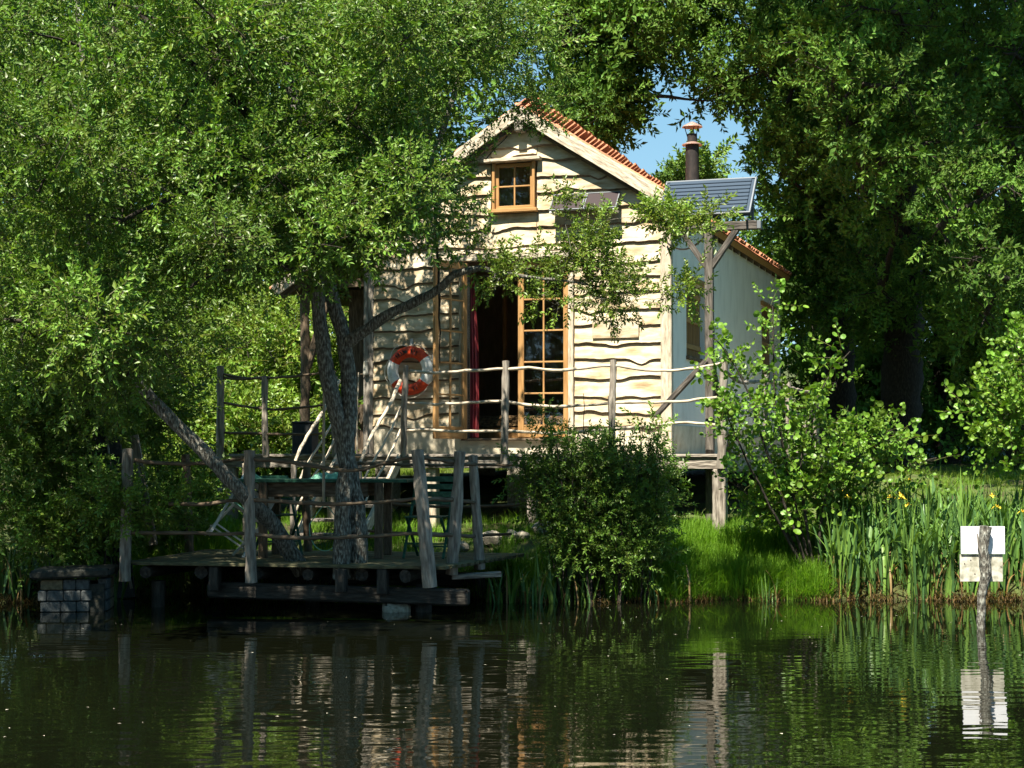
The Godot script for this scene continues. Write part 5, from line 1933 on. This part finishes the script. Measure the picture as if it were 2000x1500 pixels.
	bo += puffs(1330, 585, 30, 30, 4, 16.7, 17.1, 0.10, 9, g2)
	branches(t, bough, bo, 0.009, M.bark)
	crown(t, sm, M.leaf, bo, 0.8)
	# a second tree further along the bank, mostly out of sight behind the first
	var b2 := at(170, 1090, 19.6)
	b2.y = ground(b2.x, 19.6) - 0.1
	var t2 := thing("bank_tree", "dark ivy-trunked tree standing on the bank behind the block box", "tree", move(b2))
	var s2 := limb(t2, "trunk", [b2] + pts3([[172, 900, 19.6], [185, 760, 19.5], [215, 620, 19.5], [240, 400, 19.4], [220, 150, 19.4], [230, -80, 19.4]]), [0.2, 0.18, 0.16, 0.14, 0.12, 0.09, 0.05], M.bark_dark, 0.12)
	var c2 := []
	c2 += puffs(150, 200, 330, 260, 34, 18.8, 21.6, 0.6, 44, g)
	c2 += puffs(130, 540, 200, 190, 22, 18.8, 21.2, 0.55, 40, g)
	c2 += puffs(560, 200, 250, 230, 24, 19.2, 21.8, 0.6, 42, g)
	branches(t2, s2, c2, 0.03, M.bark_dark)
	crown(t2, sm, M.leaf, c2, 1.4)

# ------------------------------------------------------------------ shrubs by the water
func shrub(called: String, label: String, x: float, d: float, stems: Array, cl: Array, meshes: Array, mat: Material, scale: float, r := 0.014) -> Node3D:
	var p := Vector3(x, maxf(ground(x, d), 0.0) - 0.05, -d)
	var s := thing(called, label, "shrub", move(p))
	var sk := []
	for e in stems:
		var pts := [Vector3(e[0][0], 0, 0)]
		pts = []
		for q in e:
			pts.append(at(q[0], q[1], q[2]))
		pts[0].y = maxf(ground(pts[0].x, -pts[0].z), 0.0) - 0.05
		sk += limb(s, "stem", pts, [r, r * 0.8, r * 0.55, r * 0.3], M.bark_dark, 0.05)
	branches(s, sk, cl, r * 0.5, M.bark_dark)
	crown(s, meshes, mat, cl, scale, "foliage")
	return s

func make_shrubs() -> void:
	var sm: Array = M.sprig_small
	# willow clump in front of the terrace
	var g := Color(0.10, 0.19, 0.026)
	var cl := []
	var stems := []
	for k in 34:
		var x0 := rr(1085, 1270)
		var x1 := 1165 + (x0 - 1172) * rr(1.0, 1.85) + rr(-20, 20)
		var yt := rr(755, 890) + absf(x1 - 1150) * 0.45
		var dd := rr(18.3, 18.9)
		stems.append([[x0, 1165, rr(18.3, 18.7)], [lerpf(x0, x1, 0.35), lerpf(1165, yt, 0.35), dd], [lerpf(x0, x1, 0.72), lerpf(1165, yt, 0.7), dd], [x1, yt, dd]])
		for j in 5:
			var f := rr(0.22, 1.0)
			cl.append([at(lerpf(x0, x1, f) + rr(-22, 22), lerpf(1165, yt, f) + rr(-10, 10), dd + rr(-0.15, 0.15)), lerpf(0.2, 0.09, f), int(lerpf(26, 9, f)), g * rr(0.8, 1.2), 1.0])
	shrub("willow_shrub", "leafy willow shrub with many stems at the water edge before the cabin terrace", 0.95, 18.45, stems, cl, sm, M.leaf, 0.78, 0.012)
	# alder sapling with round leaves
	var al := []
	for k in 4:
		al.append(sprig(0.34, 10, 0.068, 0.07, 0.85, 0.25, true))
	M.sprig_round = al
	var ga := Color(0.13, 0.245, 0.028)
	var ast := [
		[[1590, 1150, 19.2], [1545, 950, 19.1], [1515, 780, 18.9], [1510, 600, 18.9]],
		[[1585, 1150, 19.2], [1510, 920, 18.9], [1450, 740, 18.8], [1388, 655, 18.7]],
		[[1580, 1150, 19.2], [1490, 960, 18.9], [1440, 860, 18.8], [1395, 755, 18.8]],
		[[1595, 1150, 19.2], [1565, 930, 19.0], [1595, 780, 19.0], [1660, 685, 19.0]],
		[[1600, 1150, 19.2], [1610, 980, 19.1], [1660, 880, 19.2], [1745, 840, 19.2]],
		[[1605, 1150, 19.2], [1650, 1010, 19.3], [1720, 930, 19.4], [1830, 895, 19.5]],
		[[1580, 1150, 19.3], [1530, 1030, 19.4], [1480, 980, 19.4], [1425, 940, 19.4]],
	]
	var ac := []
	for e in ast:
		for k in 11:
			var f := rr(0.36, 1.0) * 3.0
			var j := mini(int(f), 2)
			var q := f - j
			ac.append([at(lerpf(e[j][0], e[j + 1][0], q) + rr(-14, 14), lerpf(e[j][1], e[j + 1][1], q) + rr(-12, 12), lerpf(e[j][2], e[j + 1][2], q) + rr(-0.15, 0.15)), 0.10, 4, ga * rr(0.85, 1.15), 0.8])
	ac += puffs(1580, 880, 90, 50, 9, 18.7, 19.3, 0.18, 8, ga)
	ac += puffs(1530, 960, 95, 40, 12, 19.1, 19.7, 0.18, 9, ga)
	ac += puffs(1590, 960, 100, 50, 10, 18.9, 19.5, 0.2, 10, ga)
	ac += puffs(1690, 870, 80, 30, 7, 19.0, 19.6, 0.18, 7, ga)
	shrub("alder_sapling", "bright green alder sapling with round leaves beside the terrace corner", 3.0, 19.0, ast, ac, al, M.leaf, 0.95, 0.02)
	var rc := []
	rc += puffs(1965, 830, 45, 70, 12, 19.2, 20.0, 0.2, 12, ga)
	rc += puffs(1985, 700, 30, 60, 8, 19.2, 20.0, 0.18, 10, ga)
	rc += puffs(2060, 800, 60, 160, 20, 19.2, 20.2, 0.24, 12, ga)
	shrub("alder_bush", "bright alder bush behind the yellow irises beyond the sign", 6.6, 19.8, [[[2070, 1080, 19.8], [2050, 900, 19.8], [2010, 800, 19.7], [1985, 660, 19.6]], [[2070, 1080, 19.8], [2040, 950, 19.8], [1990, 880, 19.7], [1935, 820, 19.6]]], rc, al, M.leaf, 0.95, 0.02)
	# bushes on the shaded bank beside the landing
	var gs := Color(0.118, 0.214, 0.03)
	var lc := []
	lc += puffs(70, 860, 130, 110, 30, 17.9, 19.4, 0.3, 38, gs)
	lc += puffs(90, 1010, 130, 70, 24, 17.8, 19.0, 0.28, 36, gs)
	shrub("bank_bush", "dark leafy bush on the shaded bank above the block box", -5.2, 18.9, [[[60, 1120, 18.9], [60, 1000, 18.9], [50, 900, 18.9], [30, 800, 18.9]], [[100, 1120, 18.9], [110, 1000, 18.9], [130, 900, 18.8], [150, 820, 18.8]]], lc, sm, M.leaf, 1.0)
	var l2 := []
	l2 += puffs(240, 985, 90, 50, 10, 17.4, 18.2, 0.2, 22, gs)
	l2 += puffs(330, 1010, 60, 30, 5, 17.6, 18.4, 0.16, 18, gs)
	shrub("hazel_spray", "leafy branch growing through the log railing of the landing", -4.3, 18.2, [[[200, 1120, 18.2], [210, 1050, 18.1], [250, 1000, 17.9], [330, 1000, 17.8]]], l2, sm, M.leaf, 0.95)
	var l3 := []
	l3 += puffs(270, 830, 80, 70, 12, 20.2, 22.0, 0.32, 34, gs)
	l3 += puffs(350, 970, 70, 50, 9, 20.2, 21.6, 0.28, 32, gs)
	l3 += puffs(280, 1020, 80, 40, 8, 19.9, 20.6, 0.25, 34, gs)
	shrub("shade_bush", "shaded bush behind the lower landing and the leaning trunk", -4.4, 20.8, [[[310, 1060, 20.8], [310, 960, 20.9], [305, 880, 20.9], [300, 800, 21.0]], [[360, 1060, 20.8], [370, 980, 20.9], [375, 930, 20.9], [380, 880, 21.0]]], l3, sm, M.leaf, 1.1)
	# bushes on the slope behind the porch, sunlight partly put into lighter leaves
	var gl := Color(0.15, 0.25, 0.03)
	var l4 := []
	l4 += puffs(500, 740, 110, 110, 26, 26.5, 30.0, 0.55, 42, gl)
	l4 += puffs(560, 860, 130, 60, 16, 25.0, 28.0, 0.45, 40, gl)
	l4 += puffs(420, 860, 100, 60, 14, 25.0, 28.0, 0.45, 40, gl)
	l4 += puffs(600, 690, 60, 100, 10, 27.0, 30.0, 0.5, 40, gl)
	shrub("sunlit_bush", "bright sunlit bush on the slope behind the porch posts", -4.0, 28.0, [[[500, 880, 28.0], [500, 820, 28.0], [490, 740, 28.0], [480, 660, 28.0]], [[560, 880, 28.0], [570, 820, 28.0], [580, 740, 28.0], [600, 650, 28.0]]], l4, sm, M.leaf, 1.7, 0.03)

# ------------------------------------------------------------------ irises
func sword(h: float, w: float, lean: float, tint: Color) -> ArrayMesh:
	var b := MB.new()
	b.colored = true
	b.tint = tint
	var n := 7
	var pl := []
	for i in n + 1:
		var f := float(i) / n
		var bendf := pow(f, 2.4) * lean
		var y := h * f - h * 0.42 * maxf(0.0, lean - 0.25) * pow(f, 4.0)
		var c := Vector3(h * bendf * 0.55, y, 0.0)
		var ww := w * 0.5 * (1.0 if f < 0.55 else 1.0 - pow((f - 0.55) / 0.45, 1.6)) * lerpf(0.75, 1.0, minf(1.0, f * 3.0))
		pl.append([c + Vector3(0, 0, -ww), c + Vector3(-0.003, 0, 0), c + Vector3(0, 0, ww)])
	for i in n:
		b.quad(pl[i][1], pl[i][0], pl[i + 1][0], pl[i + 1][1])
		b.quad(pl[i][2], pl[i][1], pl[i + 1][1], pl[i + 1][2])
	return b.mesh()

func iris_flower() -> ArrayMesh:
	var b := MB.new()
	for k in 3:
		var a := TAU * k / 3.0
		var o := Vector3(cos(a), 0, sin(a))
		leaf(b, Vector3(0, 0, 0), (o + Vector3.UP * 0.35).normalized(), Vector3.UP, 0.06, 0.045, 0.3, 0.75, 0.6)
		var o2 := Vector3(cos(a + 1.05), 0, sin(a + 1.05))
		leaf(b, Vector3(0, 0, 0), (o2 * 0.5 + Vector3.UP).normalized(), o2, 0.045, 0.02, 0.3, 0.0)
	return b.mesh()

func make_irises() -> void:
	var tints := [Color(0.095, 0.19, 0.042), Color(0.14, 0.245, 0.046), Color(0.072, 0.155, 0.048)]
	var blades := []
	for k in 18:
		blades.append(sword(rr(0.72, 1.12), rr(0.032, 0.052), [0.06, 0.2, 0.4, 0.7, 1.0, 0.15][k % 6], tints[k % 3]))
	var dry := [sword(0.5, 0.022, 0.5, Color(0.26, 0.18, 0.075)), sword(0.35, 0.02, 1.0, Color(0.22, 0.13, 0.05))]
	var fl := iris_flower()
	var spots := []
	for i in 120:
		var px := rr(1600, 2030)
		spots.append([px, 18.75 + 1.3 * pow(rng.randf(), 1.3), 1.0])
	spots.append_array([[985, 18.35, 0.62], [1010, 18.4, 0.66], [965, 18.5, 0.6], [1040, 18.3, 0.6], [1065, 18.35, 0.7], [1095, 18.4, 0.7], [1140, 18.4, 0.55], [1270, 18.4, 0.5]])
	for i in 8:
		spots.append([rr(-20, 60), rr(18.2, 18.8), rr(0.55, 0.8)])
	spots.append_array([[1330, 18.5, 0.4], [1500, 18.6, 0.4], [225, 18.6, 0.7]])
	for i in spots.size():
		var e: Array = spots[i]
		var x: float = (e[0] - 1000.0) / FOCAL * e[1]
		var p := Vector3(x, maxf(ground(x, e[1]), -0.06) - 0.03, -e[1])
		var bed: bool = i < 120
		var flowers := bed and i % 13 == 0
		var lab := "iris clump of upright sword leaves in the bed behind the pond sign"
		var grp := "irises in the bed behind the sign"
		if flowers:
			lab = "iris clump with yellow flowers in the bed behind the pond sign"
			grp = "flowering irises in the bed behind the sign"
		elif not bed:
			lab = "short iris clump at the shaded pond edge beside the willow shrub" if e[0] > 900 and e[0] < 1300 else ("small iris tuft on the sunny grass bank edge" if e[0] >= 1300 else "iris clump on the shaded bank beside the block box")
			grp = lab.substr(0, 40)
		var o := thing("iris_plant", lab, "iris", move(p), grp)
		for k in rng.randi_range(9, 12):
			var a := rr(0, TAU)
			var s: float = e[2] * rr(0.7, 1.08)
			part(o, "leaf", blades[rng.randi() % 18], M.iris, Transform3D(Basis(Vector3.UP, a) * Basis(Vector3.BACK, rr(-0.16, 0.16)) * Basis(Vector3.RIGHT, rr(-0.16, 0.16)) * s, Vector3(rr(-0.10, 0.10), 0, rr(-0.10, 0.10))))
		for k in 2:
			part(o, "dry_leaf", dry[k], M.iris, Transform3D(Basis(Vector3.UP, rr(0, TAU)), Vector3(rr(-0.1, 0.1), 0, rr(0.0, 0.12))))
		if flowers:
			for k in rng.randi_range(1, 2):
				var h := rr(0.8, 1.0)
				var b := MB.new()
				var q := Vector3(rr(-0.08, 0.08), 0, rr(0.0, 0.1))
				var tip := q + Vector3(rr(-0.06, 0.06), h, 0.02)
				b.tube([q, q.lerp(tip, 0.5), tip], [0.006, 0.005, 0.004], 5)
				part(o, "stalk", b.mesh(), M.stalk)
				part(o, "flower", fl, M.petal, Transform3D(Basis(Vector3.UP, rr(0, TAU)), tip))

# ------------------------------------------------------------------ trees behind
func back_tree(called: String, label: String, px: float, d: float, top_py: float, r0: float, cl: Array, meshes: Array, scale: float, group := "") -> void:
	var x := (px - 1000.0) / FOCAL * d
	var base := Vector3(x, ground(x, d) - 0.1, -d)
	var t := thing(called, label, "tree", move(base), group)
	var top := at(px + rr(-30, 30), top_py, d)
	var sk := limb(t, "trunk", [base, base.lerp(top, 0.3) + Vector3(rr(-0.2, 0.2), 0, rr(-0.2, 0.2)), base.lerp(top, 0.65) + Vector3(rr(-0.3, 0.3), 0, rr(-0.3, 0.3)), top], [r0, r0 * 0.8, r0 * 0.55, r0 * 0.2], M.bark_dark, 0.1)
	sk = sk.slice(int(sk.size() * 0.25))
	branches(t, sk, cl, r0 * 0.16, M.bark_dark)
	crown(t, meshes, M.leaf_far, cl, scale)

func make_back_trees() -> void:
	var big := []
	for k in 4:
		big.append(sprig(0.6, 20, 0.125, 0.062, 0.8, rr(0.1, 0.6)))
	var oak := Color(0.095, 0.19, 0.029)
	var dark := oak
	var mid := oak
	var pale := Color(0.13, 0.23, 0.04)
	# oak over the roof, with sky between its boughs
	var oc := []
	oc += puffs(1165, 50, 95, 80, 14, 31.5, 35.0, 0.8, 42, oak)
	oc += puffs(1330, 40, 120, 50, 12, 31.5, 35.0, 0.75, 42, oak)
	oc += puffs(1150, 220, 55, 90, 12, 31.5, 34.0, 0.5, 40, oak)
	oc += puffs(1415, 175, 30, 35, 5, 31.5, 34.0, 0.38, 26, oak)
	oc += puffs(1485, 100, 60, 85, 11, 31.5, 34.0, 0.7, 40, oak)
	back_tree("oak_tree", "broad oak behind the roof with blue sky between its boughs", 1120, 33.0, -250, 0.3, oc, big, 1.05)
	var lc := []
	lc += puffs(1328, 345, 20, 12, 4, 37.0, 39.0, 0.26, 26, pale)
	lc += puffs(1380, 335, 12, 22, 4, 37.0, 39.0, 0.2, 20, pale)
	lc += puffs(1350, 420, 60, 40, 6, 37.0, 39.0, 0.5, 40, pale)
	back_tree("young_tree", "small light green tree behind the stove flue", 1360, 38.0, 330, 0.1, lc, big, 0.85)
	# dark trees on the cabin's shaded side
	var d1 := []
	d1 += puffs(1590, 330, 85, 150, 18, 31.5, 35.0, 0.7, 36, dark)
	d1 += puffs(1590, 560, 80, 120, 12, 32.5, 35.0, 0.7, 36, dark)
	d1 += puffs(1530, 290, 25, 55, 5, 31.0, 33.0, 0.34, 24, mid)
	d1 += puffs(1610, 40, 120, 80, 14, 31.5, 35.0, 0.85, 40, mid)
	d1 += puffs(1620, -420, 200, 180, 34, 25.5, 34.0, 1.3, 56, dark)  # unseen canopy above the frame, added to shade the trees below
	back_tree("dark_fir", "dark dense tree standing close behind the cabin side wall", 1640, 34.0, -400, 0.34, d1, big, 0.95)
	var d2 := []
	d2 += puffs(1790, 150, 140, 150, 14, 27.0, 32.0, 0.75, 38, mid)
	d2 += puffs(1770, 420, 130, 110, 7, 28.5, 32.5, 0.6, 34, mid)
	d2 += puffs(1720, 620, 90, 80, 6, 30.0, 33.5, 0.6, 34, dark)
	d2 += puffs(1800, -420, 260, 200, 56, 23.6, 30.5, 1.5, 62, mid)  # overhead clumps out of view, put in to darken the wood
	d2 += puffs(1750, 230, 150, 150, 11, 24.6, 26.5, 0.45, 26, mid)
	d2 += puffs(1680, 60, 120, 60, 7, 25.5, 27.5, 0.5, 28, mid)
	back_tree("chestnut_tree", "tall dark green tree with thick trunk beyond the sunny lawn", 1750, 33.0, -400, 0.42, d2, big, 0.9)
	var d3 := []
	d3 += puffs(1960, 170, 120, 170, 14, 25.5, 31.0, 0.75, 38, mid)
	d3 += puffs(1950, 450, 110, 130, 9, 26.5, 31.0, 0.65, 36, mid)
	d3 += puffs(1900, 640, 80, 70, 7, 28.0, 31.0, 0.6, 34, mid)
	d3 += puffs(2080, 400, 80, 300, 16, 26.0, 31.0, 1.0, 40, mid)
	d3 += puffs(2080, -400, 260, 200, 56, 23.2, 30.5, 1.5, 62, mid)  # more added canopy above the frame, there for its shadow
	d3 += puffs(1920, 430, 90, 190, 11, 23.8, 26.0, 0.42, 26, mid)
	back_tree("lime_tree", "broad green tree over the lawn beyond the iris bed", 2010, 31.0, -400, 0.4, d3, big, 0.85)
	# wood edge under the added high canopy, tree by tree
	var specs := [[1600, 40.0, "tall shaded tree at the wood edge behind the dark fir"], [1720, 42.0, "tall shaded tree at the wood edge behind the thick trunk"], [1850, 39.0, "tall shaded tree at the wood edge between the two broad trees"], [1990, 41.0, "tall shaded tree at the wood edge behind the broad lawn tree"], [2140, 38.0, "tall shaded tree at the far end of the wood edge"]]
	for e in specs:
		var c := []
		c += puffs(e[0], 780, 80, 110, 8, e[1] - 1.5, e[1] + 1.5, 1.1, 34, dark)
		c += puffs(e[0], 500, 80, 180, 10, e[1] - 1.5, e[1] + 1.5, 1.2, 34, dark)
		c += puffs(e[0], 150, 80, 180, 10, e[1] - 1.5, e[1] + 1.5, 1.2, 34, dark)
		c += puffs(e[0], -350, 100, 200, 14, e[1] - 4.0, e[1] + 1.5, 1.9, 60, dark)  # unseen high clumps, added to keep the wood edge in shade
		back_tree("wood_tree", e[2], e[0], e[1], -300.0, 0.3, c, big, 1.5, "trees along the wood edge")
	# trees behind the big willow on the other side
	var ls := [[-60, 33.0, "leafy tree behind the bank tree at the pond corner"], [170, 36.0, "leafy tree on the slope behind the leaning trunk"], [400, 34.0, "leafy tree on the slope behind the sunlit bush"], [640, 37.0, "leafy tree on the slope behind the porch"], [840, 38.0, "leafy tree on the slope behind the cabin ridge"]]
	for e in ls:
		var c := []
		c += puffs(e[0], 120, 110, 170, 16, e[1] - 2.0, e[1] + 2.0, 1.2, 26, mid)
		c += puffs(e[0], 430, 110, 150, 10, e[1] - 2.0, e[1] + 2.0, 1.1, 26, oak)
		c += puffs(e[0], 560, 120, 50, 6, e[1] - 2.0, e[1] + 2.0, 0.9, 30, oak)
		if e[0] < 500:
			c += puffs(e[0], 680, 110, 90, 7, e[1] - 2.0, e[1] + 2.0, 1.0, 34, oak)
		back_tree("slope_tree", e[2], e[0], e[1], -50.0, 0.28, c, big, 1.45, "trees on the slope behind")
	# trees on the near bank behind the camera, which the window panes mirror
	for k in 7:
		var x := -21.0 + k * 7.0
		var z := 17.0 + (k % 3) * 3.0
		var p := Vector3(x, 0.4, z)
		var t := thing("near_bank_tree", "tree on the near bank mirrored in the door panes", "tree", move(p), "trees on the near bank")
		var sk := limb(t, "trunk", [p, p + Vector3(0.2, 4, 0), p + Vector3(0, 8.5, 0.2), p + Vector3(0.1, 13, 0)], [0.3, 0.25, 0.18, 0.06], M.bark_dark, 0.1)
		var c := []
		for i in 26:
			c.append([p + Vector3(rr(-3.2, 3.2), rr(0.2, 13.5), rr(-1.5, 1.5)), rr(1.2, 1.9), 18, oak * rr(0.8, 1.2), 0.8])
		branches(t, sk.slice(3), c, 0.04, M.bark_dark)
		crown(t, big, M.leaf_far, c, 3.2)
